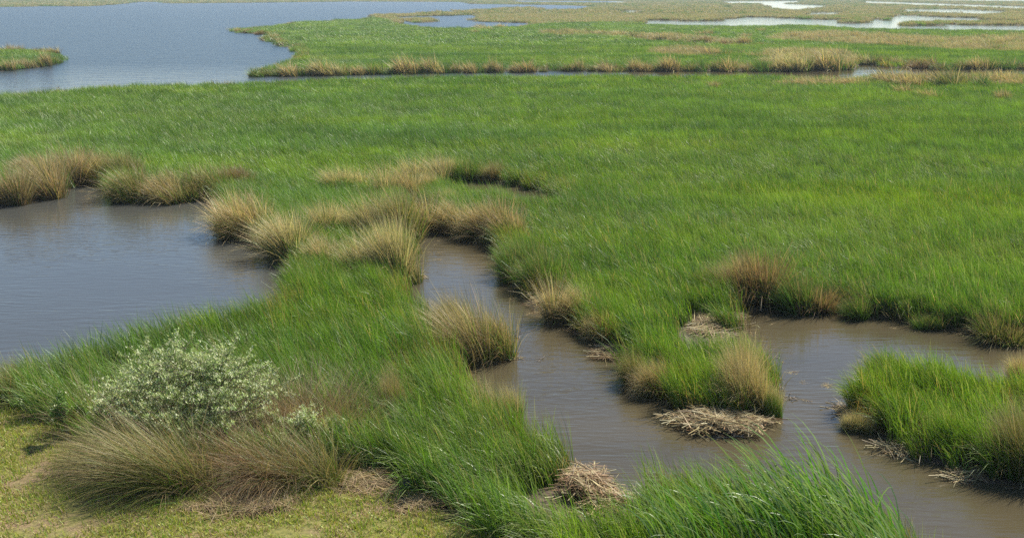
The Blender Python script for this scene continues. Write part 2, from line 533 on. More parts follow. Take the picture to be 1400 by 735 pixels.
DEEP = np.array((.048, .12, .012)); MIDG = np.array((.088, .198, .019)); YEL = np.array((.145, .26, .028))
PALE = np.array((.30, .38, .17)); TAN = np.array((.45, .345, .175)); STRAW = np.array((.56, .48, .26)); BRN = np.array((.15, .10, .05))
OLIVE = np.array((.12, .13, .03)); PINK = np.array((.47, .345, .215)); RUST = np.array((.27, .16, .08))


def pick(g, n, table):
    """per-blade colour ramp (root, mid, tip) drawn from a weighted table"""
    w_ = np.array([r_[0] for r_ in table], float); w_ /= w_.sum()
    idx = g.choice(len(table), n, p=w_)
    arr = np.stack([np.stack(r_[1]) for r_ in table])
    return arr[idx] * g.uniform(.75, 1.28, (n, 1, 1)) * (1 + g.normal(0, .05, (n, 1, 3)))


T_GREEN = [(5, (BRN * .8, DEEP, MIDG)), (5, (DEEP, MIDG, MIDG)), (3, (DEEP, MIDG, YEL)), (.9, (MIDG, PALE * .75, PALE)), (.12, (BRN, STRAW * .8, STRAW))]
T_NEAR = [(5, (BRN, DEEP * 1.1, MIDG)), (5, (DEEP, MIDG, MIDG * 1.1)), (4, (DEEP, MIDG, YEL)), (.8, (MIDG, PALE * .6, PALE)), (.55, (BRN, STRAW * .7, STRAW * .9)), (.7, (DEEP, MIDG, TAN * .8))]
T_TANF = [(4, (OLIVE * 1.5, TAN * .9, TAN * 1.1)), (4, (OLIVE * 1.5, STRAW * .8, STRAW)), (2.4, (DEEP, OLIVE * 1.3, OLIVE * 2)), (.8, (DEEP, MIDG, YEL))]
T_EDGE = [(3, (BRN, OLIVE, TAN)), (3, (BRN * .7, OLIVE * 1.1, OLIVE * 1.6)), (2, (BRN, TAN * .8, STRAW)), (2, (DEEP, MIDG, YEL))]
WIND = (-1.0, -0.12)


def tuft_mesh(name, seed, n, rad, hmin, hmax, width, table, mat, wind=.38, lean=.16, bend=.75, seg=3, drop=.08):
    g = np.random.default_rng(seed)
    r = rad * np.sqrt(g.random(n)); a = g.random(n) * 2 * PI
    base = np.stack([r * np.cos(a), r * np.sin(a), np.full(n, -.05)], 1)
    la = g.random(n) * 2 * PI
    lv = np.stack([np.cos(la), np.sin(la)], 1) * (lean * np.abs(g.normal(1, .5, n)))[:, None] + np.array(WIND)[None] * wind * g.uniform(.3, 1.5, n)[:, None]
    az = np.arctan2(lv[:, 1], lv[:, 0]); th0 = np.hypot(lv[:, 0], lv[:, 1]) * .55
    dth = np.hypot(lv[:, 0], lv[:, 1]) * bend * 2 + np.where(g.random(n) < drop, g.uniform(.5, 1.3, n), 0)
    L = g.uniform(hmin, hmax, n)
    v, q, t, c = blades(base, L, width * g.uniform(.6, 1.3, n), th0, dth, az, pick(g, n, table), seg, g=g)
    return mesh_np(name, v, q, t, c, mat)


def field(name, label, cat, pts, scl, kinds, sources, group=None):
    """uncountable growth: vertices carry rotation, scale and kind; tufts are instanced on them"""
    n = len(pts)
    me = bpy.data.meshes.new(name)
    me.vertices.add(n)
    me.vertices.foreach_set('co', np.asarray(pts, np.float32).ravel())
    a = me.attributes.new('rot', 'FLOAT_VECTOR', 'POINT')
    rot = np.zeros((n, 3), np.float32); rot[:, 2] = rng.normal(0, .5, n); rot[:, 0] = rng.normal(0, .09, n); rot[:, 1] = rng.normal(-.05, .12, n)
    a.data.foreach_set('vector', rot.ravel())
    a = me.attributes.new('scl', 'FLOAT_VECTOR', 'POINT'); a.data.foreach_set('vector', np.asarray(scl, np.float32).ravel())
    a = me.attributes.new('kind_index', 'INT', 'POINT'); a.data.foreach_set('value', np.asarray(kinds, np.int32))
    o = link(name, me)
    ng = bpy.data.node_groups.new(name + '_growth', 'GeometryNodeTree')
    ng.interface.new_socket('Geometry', in_out='INPUT', socket_type='NodeSocketGeometry')
    ng.interface.new_socket('Geometry', in_out='OUTPUT', socket_type='NodeSocketGeometry')
    N, L = ng.nodes, ng.links
    gi = N.new('NodeGroupInput'); go = N.new('NodeGroupOutput')
    jn = N.new('GeometryNodeJoinGeometry')
    for s in reversed(sources):
        oi = N.new('GeometryNodeObjectInfo'); oi.inputs['Object'].default_value = s; oi.inputs['As Instance'].default_value = True
        L.new(oi.outputs['Geometry'], jn.inputs[0])
    ip = N.new('GeometryNodeInstanceOnPoints')
    L.new(gi.outputs[0], ip.inputs['Points']); L.new(jn.outputs[0], ip.inputs['Instance'])
    ip.inputs['Pick Instance'].default_value = True

    def attr(nm, ty):
        x = N.new('GeometryNodeInputNamedAttribute'); x.data_type = ty; x.inputs['Name'].default_value = nm
        return x.outputs['Attribute']
    L.new(attr('kind_index', 'INT'), ip.inputs['Instance Index'])
    L.new(attr('scl', 'FLOAT_VECTOR'), ip.inputs['Scale'])
    e2r = N.new('FunctionNodeEulerToRotation'); L.new(attr('rot', 'FLOAT_VECTOR'), e2r.inputs[0]); L.new(e2r.outputs[0], ip.inputs['Rotation'])
    L.new(ip.outputs[0], go.inputs[0])
    mod = o.modifiers.new('growth', 'NODES'); mod.node_group = ng
    tag(o, label, cat, group, 'stuff')
    return o


def sources(prefix, k, **kw):
    return [bpy.data.objects.new('%s_tuft' % prefix, tuft_mesh('%s_tuft' % prefix, 100 + i + hash_(prefix), **kw)) for i in range(k)]


def hash_(s): return sum(ord(c) * (i + 3) for i, c in enumerate(s)) % 9973


def ring(d0, d1, step, margin=.56):
    """jittered points in the part of the ground the camera can see between two distances"""
    ys = np.arange(d0, d1, step)
    out = []
    for y in ys:
        half = (y * CP + CAM_H * SP) * margin * .94 + 1.5
        xs = np.arange(-half, half, step)
        out.append(np.stack([xs, np.full(len(xs), y)], 1))
    p = np.concatenate(out)
    p += rng.uniform(-.55, .55, p.shape) * step
    return p


CLEAR = []      # (x, y, rx, ry): where no meadow grass grows (tussocks, heaps, shrub)


def clear_at(px, py, wpx, hpx=None, z=.1):
    c = P(px, py, z); s = slant(px, py, z)
    CLEAR.append((c[0], c[1], wpx * .5 * s / FPX, (hpx if hpx is not None else wpx) * .5 * s / FPX))


def not_clear(p):
    m = np.ones(len(p), bool)
    for (x, y, a, b) in CLEAR:
        sel = (np.abs(p[:, 0] - x) < a) & (np.abs(p[:, 1] - y) < b)
        m &= ~(sel & (((p[:, 0] - x) / a) ** 2 + ((p[:, 1] - y) / b) ** 2 < 1))
    return m


# ------------------------------------------------------------------ tussocks
def tussock_meshes(style, lod, seed):
    """unit tussock (1 m wide, 1 m high): returns green-blade mesh and dry-blade mesh"""
    g = np.random.default_rng(seed)
    n = {0: 6200, 1: 2600, 2: 480}[lod]
    wd = {0: .0065, 1: .011, 2: .03}[lod]
    seg = {0: 4, 1: 3, 2: 2}[lod]
    ST = {
        'tan':   ([(3, (BRN, OLIVE, OLIVE * 1.5)), (2, (DEEP, MIDG, YEL))], [(3, (BRN, TAN * .8, TAN)), (2, (OLIVE, TAN, STRAW * .8)), (2, (BRN, PINK * .8, PINK))], .45, .55, .35),
        'olive': ([(3, (DEEP, OLIVE, OLIVE * 1.7)), (3, (DEEP, MIDG, YEL))], [(2, (BRN, TAN * .8, TAN)), (2, (OLIVE, OLIVE * 1.4, TAN * .8))], .5, .6, .6),
        'straw': ([(3, (DEEP, OLIVE * 1.3, PALE * .7)), (2, (DEEP, MIDG, YEL))], [(4, (OLIVE, STRAW * .85, STRAW * 1.08)), (2, (BRN, TAN, STRAW))], .45, .5, .34),
        'brown': ([(3, (BRN, OLIVE, OLIVE * 1.2)), (1, (DEEP, MIDG, YEL))], [(3, (BRN * .7, RUST, TAN * .7)), (2, (BRN, BRN * 1.5, PINK * .7))], .5, .7, .35),
        'green': ([(3, (DEEP, MIDG, YEL)), (2, (DEEP, MIDG, PALE * .7))], [(2, (BRN, TAN * .8, TAN)), (3, (DEEP, OLIVE, OLIVE * 1.6))], .4, .35, .8),
        'dry':   ([(2, (BRN, OLIVE, TAN * .7)), (3, (DEEP, MIDG, YEL))], [(4, (OLIVE, TAN * 1.05, STRAW)), (2, (BRN, TAN * .9, PINK)), (1, (RUST, TAN, TAN))], .5, .7, .34),
    }[style]
    res = []
    for k, (tab, frac) in enumerate(((ST[0], ST[4]), (ST[1], 1 - ST[4]))):
        m = max(30, int(n * frac))
        r = .23 * np.sqrt(g.random(m)); a = g.random(m) * 2 * PI
        base = np.stack([r * np.cos(a), r * np.sin(a), np.full(m, -.04)], 1)
        ns = 4; sc_ = np.random.default_rng(seed + 5); cx = sc_.normal(0, .2, (ns, 2)); chh = sc_.uniform(.55, 1.12, ns); clean = sc_.normal(0, .22, (ns, 2))
        which = g.integers(0, ns, m); base[:, :2] = base[:, :2] * .8 + cx[which]
        out = np.stack([np.cos(a), np.sin(a)], 1) * (r / .23)[:, None]
        # sheaves: blades share leanings in bunches, so the clump has locks and partings
        nb = 22
        bun = g.integers(0, nb, m)
        ba = g.random(nb) * 2 * PI; bl = g.uniform(.0, .45, nb); bh = g.uniform(.84, 1.08, nb)
        bb = np.stack([np.cos(ba), np.sin(ba)], 1) * bl[:, None]
        lv = out * ST[2] * g.uniform(.6, 1.3, m)[:, None] + bb[bun] + g.normal(0, .2, (m, 2)) + clean[which] + np.array(WIND)[None] * .42
        base[:, :2] += bb[bun] * .25
        az = np.arctan2(lv[:, 1], lv[:, 0]); mag = np.hypot(lv[:, 0], lv[:, 1])
        Lh = (g.uniform(.55, 1.2, m) if k else g.uniform(.4, 1.0, m)) * bh[bun] * chh[which]
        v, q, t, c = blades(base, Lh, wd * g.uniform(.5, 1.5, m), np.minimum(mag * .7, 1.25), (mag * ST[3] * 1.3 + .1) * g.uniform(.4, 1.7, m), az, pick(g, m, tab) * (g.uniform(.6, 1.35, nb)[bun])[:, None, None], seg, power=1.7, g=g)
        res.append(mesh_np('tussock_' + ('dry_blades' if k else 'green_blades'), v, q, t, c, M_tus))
    return res


_tm = {}
TUS_COUNT = 0


def tussock(px, py, wpx, hpx, style, label, group=None, lod=None, rz=None, sx=1.0, clear=True):
    global TUS_COUNT
    c = P(px, py, .08); s = slant(px, py, .08)
    if lod is None: lod = 0 if s < 26 else (1 if s < 75 else 2)
    TUS_COUNT += 1
    key = (style, lod, TUS_COUNT % (3 if lod else 4))
    if key not in _tm: _tm[key] = tussock_meshes(style, lod, 1000 + len(_tm) * 7)
    W = wpx * s / FPX * .95; Hh = hpx * s / FPX * (1.42 if lod == 2 else 1.12)
    gz_ = float(ground_z([c[0]], [c[1]])[0])
    gz_ = max(gz_, -.02)
    rzz = random.uniform(-.5, .5) if rz is None else rz
    if lod == 2:
        v = [m_ for m_ in _tm[key]]
        # far clumps: one mesh, the parts do not show
        kk = key + ('one',)
        if kk not in _tm:
            me_ = _join([v[0], v[1]])
            _tm[kk] = me_
        o = link('tussock', _tm[kk])
        o.location = (c[0], c[1] + W * .2, gz_)
    else:
        o = empty('tussock', c[0], c[1] + W * .2, gz_)
        link('green_blades', _tm[key][0], o)['kind'] = 'stuff'
        link('dry_blades', _tm[key][1], o)['kind'] = 'stuff'
    o.rotation_euler = (0, 0, rzz)
    if lod == 2:
        W *= random.uniform(.7, 1.4); Hh *= random.uniform(.68, 1.08)
    o.scale = (W * sx, W, Hh * 1.12)
    tag(o, label, 'grass clump', group)
    if clear: CLEAR.append((c[0], c[1] + W * .2, W * .2, W * .15))
    return o


def _join(ms):
    V = []; LOOP = []; ST = []; C = []; o = 0; lo = 0
    for m_ in ms:
        n = len(m_.vertices); v = np.empty(n * 3, np.float32); m_.vertices.foreach_get('co', v); V.append(v.reshape(-1, 3))
        l = np.empty(len(m_.loops), np.int32); m_.loops.foreach_get('vertex_index', l); LOOP.append(l + o)
        s_ = np.empty(len(m_.polygons), np.int32); m_.polygons.foreach_get('loop_start', s_); ST.append(s_ + lo)
        c = np.empty(n * 4, np.float32); m_.color_attributes['col'].data.foreach_get('color', c); C.append(c)
        o += n; lo += len(l)
    me_ = bpy.data.meshes.new('tussock')
    me_.vertices.add(o); me_.vertices.foreach_set('co', np.concatenate(V).ravel())
    me_.loops.add(lo); me_.loops.foreach_set('vertex_index', np.concatenate(LOOP))
    st = np.concatenate(ST); me_.polygons.add(len(st)); me_.polygons.foreach_set('loop_start', st)
    a = me_.color_attributes.new('col', 'FLOAT_COLOR', 'POINT'); a.data.foreach_set('color', np.concatenate(C))
    me_.update(calc_edges=True); me_.materials.append(ms[0].materials[0])
    return me_



ORD = ['first', 'second', 'third', 'fourth', 'fifth', 'sixth', 'seventh', 'eighth', 'ninth', 'tenth', 'eleventh', 'twelfth', 'thirteenth', 'fourteenth', 'fifteenth',
       'sixteenth', 'seventeenth', 'eighteenth', 'nineteenth', 'twentieth', 'twenty-first', 'twenty-second', 'twenty-third', 'twenty-fourth', 'twenty-fifth', 'twenty-sixth',
       'twenty-seventh', 'twenty-eighth', 'twenty-ninth', 'thirtieth']
GL = 'tussocks round the left pond'
GC = 'tussocks along the creek'
GR = 'tussocks round the right pond'
TUS = [
    (17, 277, 46, 44, 'tan', 'pink-tan upright tussock at the left edge of the photo, by the left pond', GL),
    (72, 264, 62, 46, 'tan', 'tan tussock fanning over the left pond, second along its far bank', GL),
    (40, 244, 38, 26, 'tan', 'small pinkish tussock set back in green grass behind the left pond', GL),
    (96, 250, 66, 42, 'tan', 'broad tan tussock at the head of the left pond inlet', GL),
    (128, 249, 48, 40, 'dry', 'rounded tan tussock on the right side of the pond inlet head', GL),
    (143, 238, 32, 28, 'brown', 'small brown tussock tucked behind the inlet head', GL),
    (163, 248, 42, 44, 'olive', 'dark olive tussock leaning over the corner of the left pond inlet', GL),
    (186, 243, 26, 22, 'dry', 'small faint tan tussock in the grass right of the dark olive one', GL),
    (178, 273, 64, 46, 'olive', 'olive and tan tussock at the left end of the long bank row', GL),
    (215, 273, 62, 46, 'dry', 'tan feathery tussock, second in the long row on the pond far bank', GL),
    (255, 270, 60, 42, 'olive', 'olive tussock with a dark foot, third in the long bank row', GL),
    (290, 268, 58, 40, 'olive', 'reddish olive tussock, fourth in the long bank row', GL),
    (325, 262, 48, 32, 'brown', 'low russet tussock ending the long bank row on the right', GL),
    (340, 321, 84, 60, 'dry', 'big shaggy tussock jutting into the left pond at its right end', GL),
    (398, 353, 82, 60, 'straw', 'pale green and pink tussock where the left pond narrows', GL),
    (374, 334, 42, 38, 'dry', 'tan tussock wedged between the two shaggy ones right of the left pond', GL),
    (485, 264, 56, 32, 'straw', 'pale straw tussock alone in the meadow left of the creek head', GC),
    (549, 275, 56, 48, 'dry', 'tan brown tussock leaning at the creek head', GC),
    (568, 256, 56, 38, 'straw', 'pale tussock behind the creek head', GC),
    (592, 268, 34, 32, 'dry', 'narrow tan tussock right of the creek head', GC),
    (547, 330, 72, 66, 'olive', 'green gold tussock on the left bank of the upper creek', GC),
    (505, 330, 66, 60, 'straw', 'pale green tussock just left of the green gold one', GC),
    (460, 324, 52, 44, 'straw', 'pale tussock midway between the left pond and the creek', GC),
    (540, 388, 74, 84, 'straw', 'tall pale straw tussock at the creek where reed litter spills out', GC),
    (494, 384, 62, 62, 'straw', 'pale pinkish tussock beside the tall straw one', GC),
    (446, 372, 52, 46, 'dry', 'tan tussock in green grass near the narrow end of the left pond', GC),
    (616, 315, 68, 50, 'dry', 'tan tussock at the left end of the dark-footed row on the right creek bank', GC),
    (652, 324, 72, 52, 'dry', 'golden tan tussock in the middle of the right creek bank row', GC),
    (690, 327, 64, 48, 'tan', 'pinkish tan tussock ending the right creek bank row', GC),
    (612, 288, 40, 26, 'straw', 'small tussock above the right creek bank row', GC),
    (712, 378, 54, 58, 'green', 'tall dark green tussock overhanging the creek bend', GC),
    (745, 398, 66, 58, 'green', 'broad green tussock right of the creek bend', GC),
    (646, 484, 104, 92, 'dry', 'big golden rounded tussock standing alone at the creek edge', GC),
    (615, 470, 66, 62, 'olive', 'olive tussock pressed against the big golden one on its left', GC),
    (676, 484, 44, 44, 'olive', 'small leafy olive tussock on the right flank of the big golden one', GC),
    (787, 437, 64, 56, 'dry', 'tan tussock behind the reed litter on the right creek bank', GC),
    (815, 461, 42, 44, 'dry', 'small tan tussock on the right creek bank above the mud flat', GC),
    (866, 525, 36, 42, 'olive', 'olive tussock at the waterline left of the reed spit', GC),
    (897, 536, 40, 44, 'dry', 'tan tussock at the waterline in the middle of the spit', GC),
    (1022, 562, 66, 84, 'dry', 'slumped golden tussock on the tip of the reed spit', GR),
    (1045, 564, 38, 50, 'straw', 'slim pale tussock at the outer corner of the reed spit', GR),
    (1058, 568, 22, 44, 'green', 'narrow bright green sprout in the water off the spit tip', GR),
    (1010, 412, 60, 74, 'dry', 'upright tan tussock at the left head of the right pond', GR),
    (1055, 414, 84, 76, 'brown', 'large brown tan tussock overhanging the far bank of the right pond', GR),
    (1088, 420, 70, 56, 'green', 'green tussock right of the large brown one on the pond bank', GR),
    (968, 400, 34, 32, 'tan', 'small pinkish tussock in the green grass left of the right pond', GR),
    (1132, 424, 58, 34, 'brown', 'flattened brown tussock drooping over the right pond bank', GR),
    (1165, 430, 44, 30, 'green', 'low green tussock on the right pond bank past the flattened brown one', GR),
    (1272, 446, 36, 24, 'green', 'low green tussock at the far bank waterline of the right pond', GR),
    (1375, 464, 52, 44, 'olive', 'olive brown tussock at the right edge of the pond far bank', GR),
    (1396, 520, 36, 34, 'dry', 'tan tussock on the back edge of the right island', GR),
    (1402, 650, 76, 78, 'olive', 'big dark olive tussock at the right island lower corner, cut by the frame', GR),
    (1176, 586, 30, 30, 'straw', 'small pale tussock at the left tip of the right island', GR),
    (1285, 600, 34, 32, 'straw', 'pale tussock among green grass on the right island', GR),
    (684, 576, 50, 66, 'straw', 'brown gold tussock among green reeds at the near creek bank', 'tussocks in the near reeds'),
    (540, 575, 34, 66, 'tan', 'small pink tussock inside the near green reeds', 'tussocks in the near reeds'),
    (15, 552, 44, 40, 'olive', 'olive ragged tussock at the left frame edge above the lawn', 'tussocks in the near reeds'),
    (672, 247, 24, 26, 'tan', 'little tan tussock beside the muddy creek in the meadow', 'tussocks at the muddy creek'),
    (640, 247, 44, 34, 'green', 'dark green tussock left of the muddy creek', 'tussocks at the muddy creek'),
    (612, 243, 40, 28, 'straw', 'pale green tussock at the left end of the muddy creek', 'tussocks at the muddy creek'),
    (981, 125, 20, 12, 'tan', 'lone small tan tussock in the open meadow near the cross channel', 'tussocks in the far meadow'),
    (1240, 133, 24, 16, 'tan', 'lone pinkish tussock in the meadow below the tan bank on the right', 'tussocks in the far meadow'),
    (1270, 138, 22, 14, 'tan', 'small pinkish tussock just right of the lone one below the tan bank', 'tussocks in the far meadow'),
    (1378, 142, 30, 16, 'tan', 'tan tussock in the meadow at the right frame edge', 'tussocks in the far meadow'),
    (1046, 170, 12, 8, 'tan', 'tiny tan tuft alone in the middle of the far meadow', 'tussocks in the far meadow'),
]
for t_ in TUS: tussock(*t_)
# long rows, traced one by one
row = [(346, 20, 12, 'green'), (360, 20, 12, 'olive'), (378, 22, 13, 'green'), (396, 26, 18, 'dry'), (414, 20, 12, 'green'), (428, 24, 18, 'dry'), (446, 26, 17, 'straw'), (464, 26, 17, 'straw'), (478, 22, 14, 'olive'),
       (490, 22, 13, 'dry'), (510, 26, 17, 'olive'), (530, 22, 12, 'green'), (552, 26, 20, 'dry'), (568, 20, 12, 'green'), (582, 24, 20, 'dry'), (598, 22, 17, 'straw'), (612, 20, 14, 'green'), (622, 20, 17, 'dry'),
       (642, 24, 17, 'dry'), (660, 20, 12, 'green'), (672, 22, 17, 'dry'), (684, 18, 15, 'tan'), (706, 18, 15, 'dry'), (724, 22, 16, 'tan'), (742, 18, 8, 'olive')]
for i, (x, w_, h_, st) in enumerate(row):
    yb = np.interp(x, [340, 450, 600, 700, 787], [104, 102.5, 99.5, 98.5, 96.5])
    tussock(x, yb, w_, h_, st, '%s %s tussock from the left on the far bank of the cross channel' % (ORD[i], {'dry': 'tan', 'tan': 'pinkish', 'straw': 'pale', 'green': 'green', 'olive': 'olive'}[st]), 'tussocks on the cross channel far bank')
row = [(776, 22, 10, 'olive'), (790, 24, 14, 'dry'), (808, 18, 9, 'olive'), (832, 26, 12, 'dry'), (848, 20, 8, 'olive'), (868, 24, 14, 'dry'), (886, 22, 14, 'tan'), (902, 16, 10, 'olive'), (913, 22, 17, 'dry'), (924, 22, 17, 'tan'),
       (944, 26, 17, 'olive'), (958, 24, 14, 'green'), (984, 22, 14, 'olive'), (1000, 26, 18, 'dry'), (1022, 26, 14, 'tan'), (1044, 26, 16, 'green'), (1062, 26, 18, 'straw'), (1078, 28, 18, 'straw'),
       (1094, 30, 19, 'straw'), (1112, 28, 19, 'olive'), (1130, 30, 19, 'dry'), (1148, 30, 19, 'green'), (1162, 26, 18, 'dry')]
for i, (x, w_, h_, st) in enumerate(row):
    yb = np.interp(x, [770, 950, 1092, 1170], [97, 97, 96.8, 94.5])
    tussock(x, yb, w_, h_, st, '%s %s tussock right of the bare stretch on the cross channel far bank' % (ORD[i], {'dry': 'tan', 'tan': 'pinkish', 'straw': 'pale', 'green': 'green', 'olive': 'olive'}[st]), 'tussocks on the cross channel far bank')
row = [(1184, 22, 12, 'straw'), (1200, 22, 10, 'olive'), (1216, 26, 12, 'olive'), (1232, 22, 8, 'straw'), (1250, 24, 10, 'olive'), (1265, 26, 14, 'brown'), (1285, 28, 12, 'olive'), (1300, 24, 10, 'green'), (1318, 26, 12, 'olive'), (1336, 26, 14, 'dry'), (1356, 24, 12, 'olive'), (1376, 26, 14, 'green'), (1396, 24, 12, 'olive')]
for i, (x, w_, h_, st) in enumerate(row):
    yb = np.interp(x, [1176, 1196, 1250, 1282, 1400], [87, 88, 91, 95, 94])
    tussock(x, yb, w_, h_, st, '%s %s tussock from the pale block along the far bank at the right' % (ORD[i], {'dry': 'tan', 'brown': 'brown', 'straw': 'pale', 'green': 'green', 'olive': 'olive'}[st]), 'tussocks on the far bank at the right')
row = [(1212, 26, 20, 'dry'), (1226, 26, 18, 'tan'), (1243, 26, 18, 'dry'), (1262, 24, 14, 'olive'), (1275, 24, 14, 'tan'), (1292, 30, 20, 'olive'), (1308, 30, 18, 'olive'), (1325, 26, 16, 'olive'), (1344, 26, 16, 'green'), (1362, 28, 14, 'dry'), (1384, 28, 14, 'dry'), (1402, 30, 14, 'tan')]
for i, (x, w_, h_, st) in enumerate(row):
    tussock(x + (i % 2) * 5, 117 + (i % 3) * 3, w_ * 1.15, h_ * 1.1, st, '%s %s tussock from the left on the near bank of the channel at the right' % (ORD[i], {'dry': 'tan', 'tan': 'pinkish', 'green': 'green', 'olive': 'olive'}[st]), 'tussocks on the near bank at the right')
row = [(1072, 30, 10), (1090, 28, 10), (1108, 30, 11), (1128, 30, 12), (1146, 28, 11), (1166, 26, 12), (1180, 24, 8)]
for i, (x, w_, h_) in enumerate(row):
    tussock(x, 121, w_, h_, 'tan', '%s pinkish tussock from the left in the strip below the pale block' % ORD[i], 'pinkish strip in the far meadow')
row = [(8, 96, 20, 15, 'dry'), (28, 93.5, 16, 11, 'tan'), (38, 92.5, 14, 12, 'dry'), (49, 91, 14, 11, 'olive'), (62, 90, 20, 12, 'dry'), (75, 86, 16, 9, 'green'), (14, 72, 20, 9, 'tan'), (26, 72, 18, 10, 'tan'), (52, 72, 18, 8, 'olive'), (68, 73, 16, 8, 'dry')]
for i, (x, y, w_, h_, st) in enumerate(row):
    tussock(x, y, w_, h_, st, ('%s %s tussock from the left on the %s side of the small lake islet' % (ORD[i] if i < 6 else ORD[i - 6], {'dry': 'tan', 'tan': 'pinkish', 'green': 'green', 'olive': 'olive'}[st], 'near' if i < 6 else 'back')), 'tussocks on the lake islet')
row = [(325, 44, 12, 7), (340, 45, 14, 7), (356, 47, 12, 6), (376, 54, 12, 8), (384, 58, 12, 8), (389, 62, 10, 7), (400, 68, 10, 5), (409, 73, 9, 5), (388, 46, 10, 5), (416, 66, 8, 4), (407, 57, 8, 4)]
for i, (x, y, w_, h_) in enumerate(row):
    tussock(x, y, w_, h_, ['dry', 'tan', 'brown'][i % 3], '%s small tussock round the lake cove, counted from the tip of the point' % ORD[i], 'tussocks round the lake cove')
# scattered clumps of the back marsh, each where the photograph has one
GB = 'clumps in the back marsh'
BK = [(655, 41, 24, 7, 'dry'), (668, 43, 26, 7, 'straw'), (652, 47, 18, 5, 'tan'), (682, 40, 18, 6, 'straw'), (718, 38, 16, 4, 'tan'), (755, 49, 28, 8, 'tan'), (776, 49, 18, 9, 'olive'), (793, 50, 16, 4, 'tan'),
      (790, 47, 18, 7, 'dry'), (804, 48, 20, 8, 'olive'), (822, 47, 14, 5, 'dry'), (829, 50, 18, 8, 'olive'), (842, 51, 24, 9, 'straw'), (856, 51, 20, 8, 'olive'), (866, 52, 14, 8, 'olive'), (892, 58, 24, 9, 'tan'),
      (910, 54, 24, 8, 'dry'), (922, 53, 18, 8, 'straw'), (934, 56, 20, 6, 'olive'), (952, 58, 24, 8, 'olive'), (968, 59, 24, 8, 'brown'), (962, 50, 16, 6, 'tan'), (972, 50, 12, 7, 'tan'), (994, 61, 20, 6, 'brown'), (1006, 61, 16, 5, 'olive'),
      (1017, 62, 16, 10, 'dry'), (1022, 53, 20, 7, 'tan'), (1039, 65, 14, 6, 'brown'), (1043, 45, 10, 5, 'tan'), (1052, 54, 10, 6, 'tan'), (1075, 47, 9, 6, 'tan'), (896, 74, 18, 6, 'tan'), (915, 76, 24, 10, 'tan'),
      (930, 77, 20, 8, 'tan'), (941, 79, 14, 6, 'dry'), (945, 74, 22, 9, 'tan'), (958, 77, 26, 11, 'tan'), (972, 78, 24, 10, 'dry'), (995, 79, 22, 10, 'olive'), (1008, 78, 20, 9, 'green'), (1020, 79, 20, 10, 'olive'), (1034, 82, 20, 11, 'tan'), (1050, 80, 24, 10, 'tan')]
nm = {'dry': 'tan', 'tan': 'pinkish', 'straw': 'pale', 'green': 'green', 'olive': 'olive', 'brown': 'brown'}
for i, (x, y, w_, h_, st) in enumerate(BK):
    zone = ('beside the pond behind the green point' if x < 730 else 'in the dark line of clumps left of the thin back creek' if x < 880 else 'in the tan patch in front of the thin back creek' if y > 69 else 'along the thin back creek')
    tussock(x, y, w_, h_, st, '%s clump %s' % (nm[st], zone), GB + ', ' + zone + ', ' + nm[st])
g5 = np.random.default_rng(5)
for (x0, x1, y0, y1, n, zone) in [(1064, 1170, 51, 58, 16, 'in the left half of the long tan band behind the channel'), (1170, 1290, 56, 66, 18, 'in the right half of the long tan band behind the channel'),
                                   (1290, 1400, 58, 72, 22, 'in the tan marsh at the right frame edge behind the channel'), (1050, 1165, 74, 90, 26, 'in the wide pale block beside the open channel')]:
    for i in range(n):
        x = x0 + (x1 - x0) * (i + g5.random()) / n; y = y0 + (y1 - y0) * g5.random()
        st = ['tan', 'dry', 'straw', 'olive', 'tan', 'dry'][g5.integers(6)] if 'pale block' not in zone else ['straw', 'dry', 'straw', 'olive'][g5.integers(4)]
        k_ = (y + 10) / 100.0
        tussock(x, y, 26 * k_ * 1.1, 11 * k_ * g5.uniform(.75, 1.1), st, '%s clump %s' % (nm[st], zone), GB + ', ' + zone + ', ' + nm[st])


# ------------------------------------------------------------------ hero clumps by the lawn
def swept_tussock(px, py, n, L, radx, rady, wind, tabs, label, group, dro=1.0, wd=.0075, z0=.28, lift=.25, green=.3):
    c = P(px, py, z0)
    o = empty('tussock', c[0], c[1], float(ground_z([c[0]], [c[1]])[0]))
    g = np.random.default_rng(int(px * 7 + py))
    for k, (nmx, tab, frac) in enumerate((('green_blades', tabs[0], green), ('dry_blades', tabs[1], 1 - green))):
        m = int(n * frac)
        r = np.sqrt(g.random(m)); a = g.random(m) * 2 * PI
        base = np.stack([r * np.cos(a) * radx, r * np.sin(a) * rady, np.full(m, -.05)], 1)
        nb = 48
        bun = g.integers(0, nb, m); bb = g.normal(0, .36, (nb, 2)); bh = g.uniform(.5, 1.2, nb)
        lv = np.stack([np.cos(a), np.sin(a)], 1) * (r * lift)[:, None] + bb[bun] + g.normal(0, .19, (m, 2)) + np.where(g.random(m) < .12, 1, 0)[:, None] * g.normal(0, .7, (m, 2)) + np.array(wind)[None]
        base[:, :2] += bb[bun] * .35
        az = np.arctan2(lv[:, 1], lv[:, 0]); mag = np.hypot(lv[:, 0], lv[:, 1])
        LL = L * bh[bun] * g.uniform(.7, 1.12, m) * (1 if k else .85)
        v, q, t, cc = blades(base, LL, wd * g.uniform(.6, 1.4, m), np.minimum(.25 + mag * .45, 1.1), np.minimum(mag * 1.5, 2.0) * dro * g.uniform(.7, 1.25, m), az, pick(g, m, tab) * (g.uniform(.55, 1.4, nb)[bun])[:, None, None], 5, power=1.3, g=g)
        b_ = link(nmx, mesh_np('tussock_' + nmx, v, q, t, cc, M_tus), o)
        b_['kind'] = 'stuff'
    tag(o, label, 'grass clump', group)
    CLEAR.append((c[0], c[1], radx * 1.5, rady * 1.5))
    return o


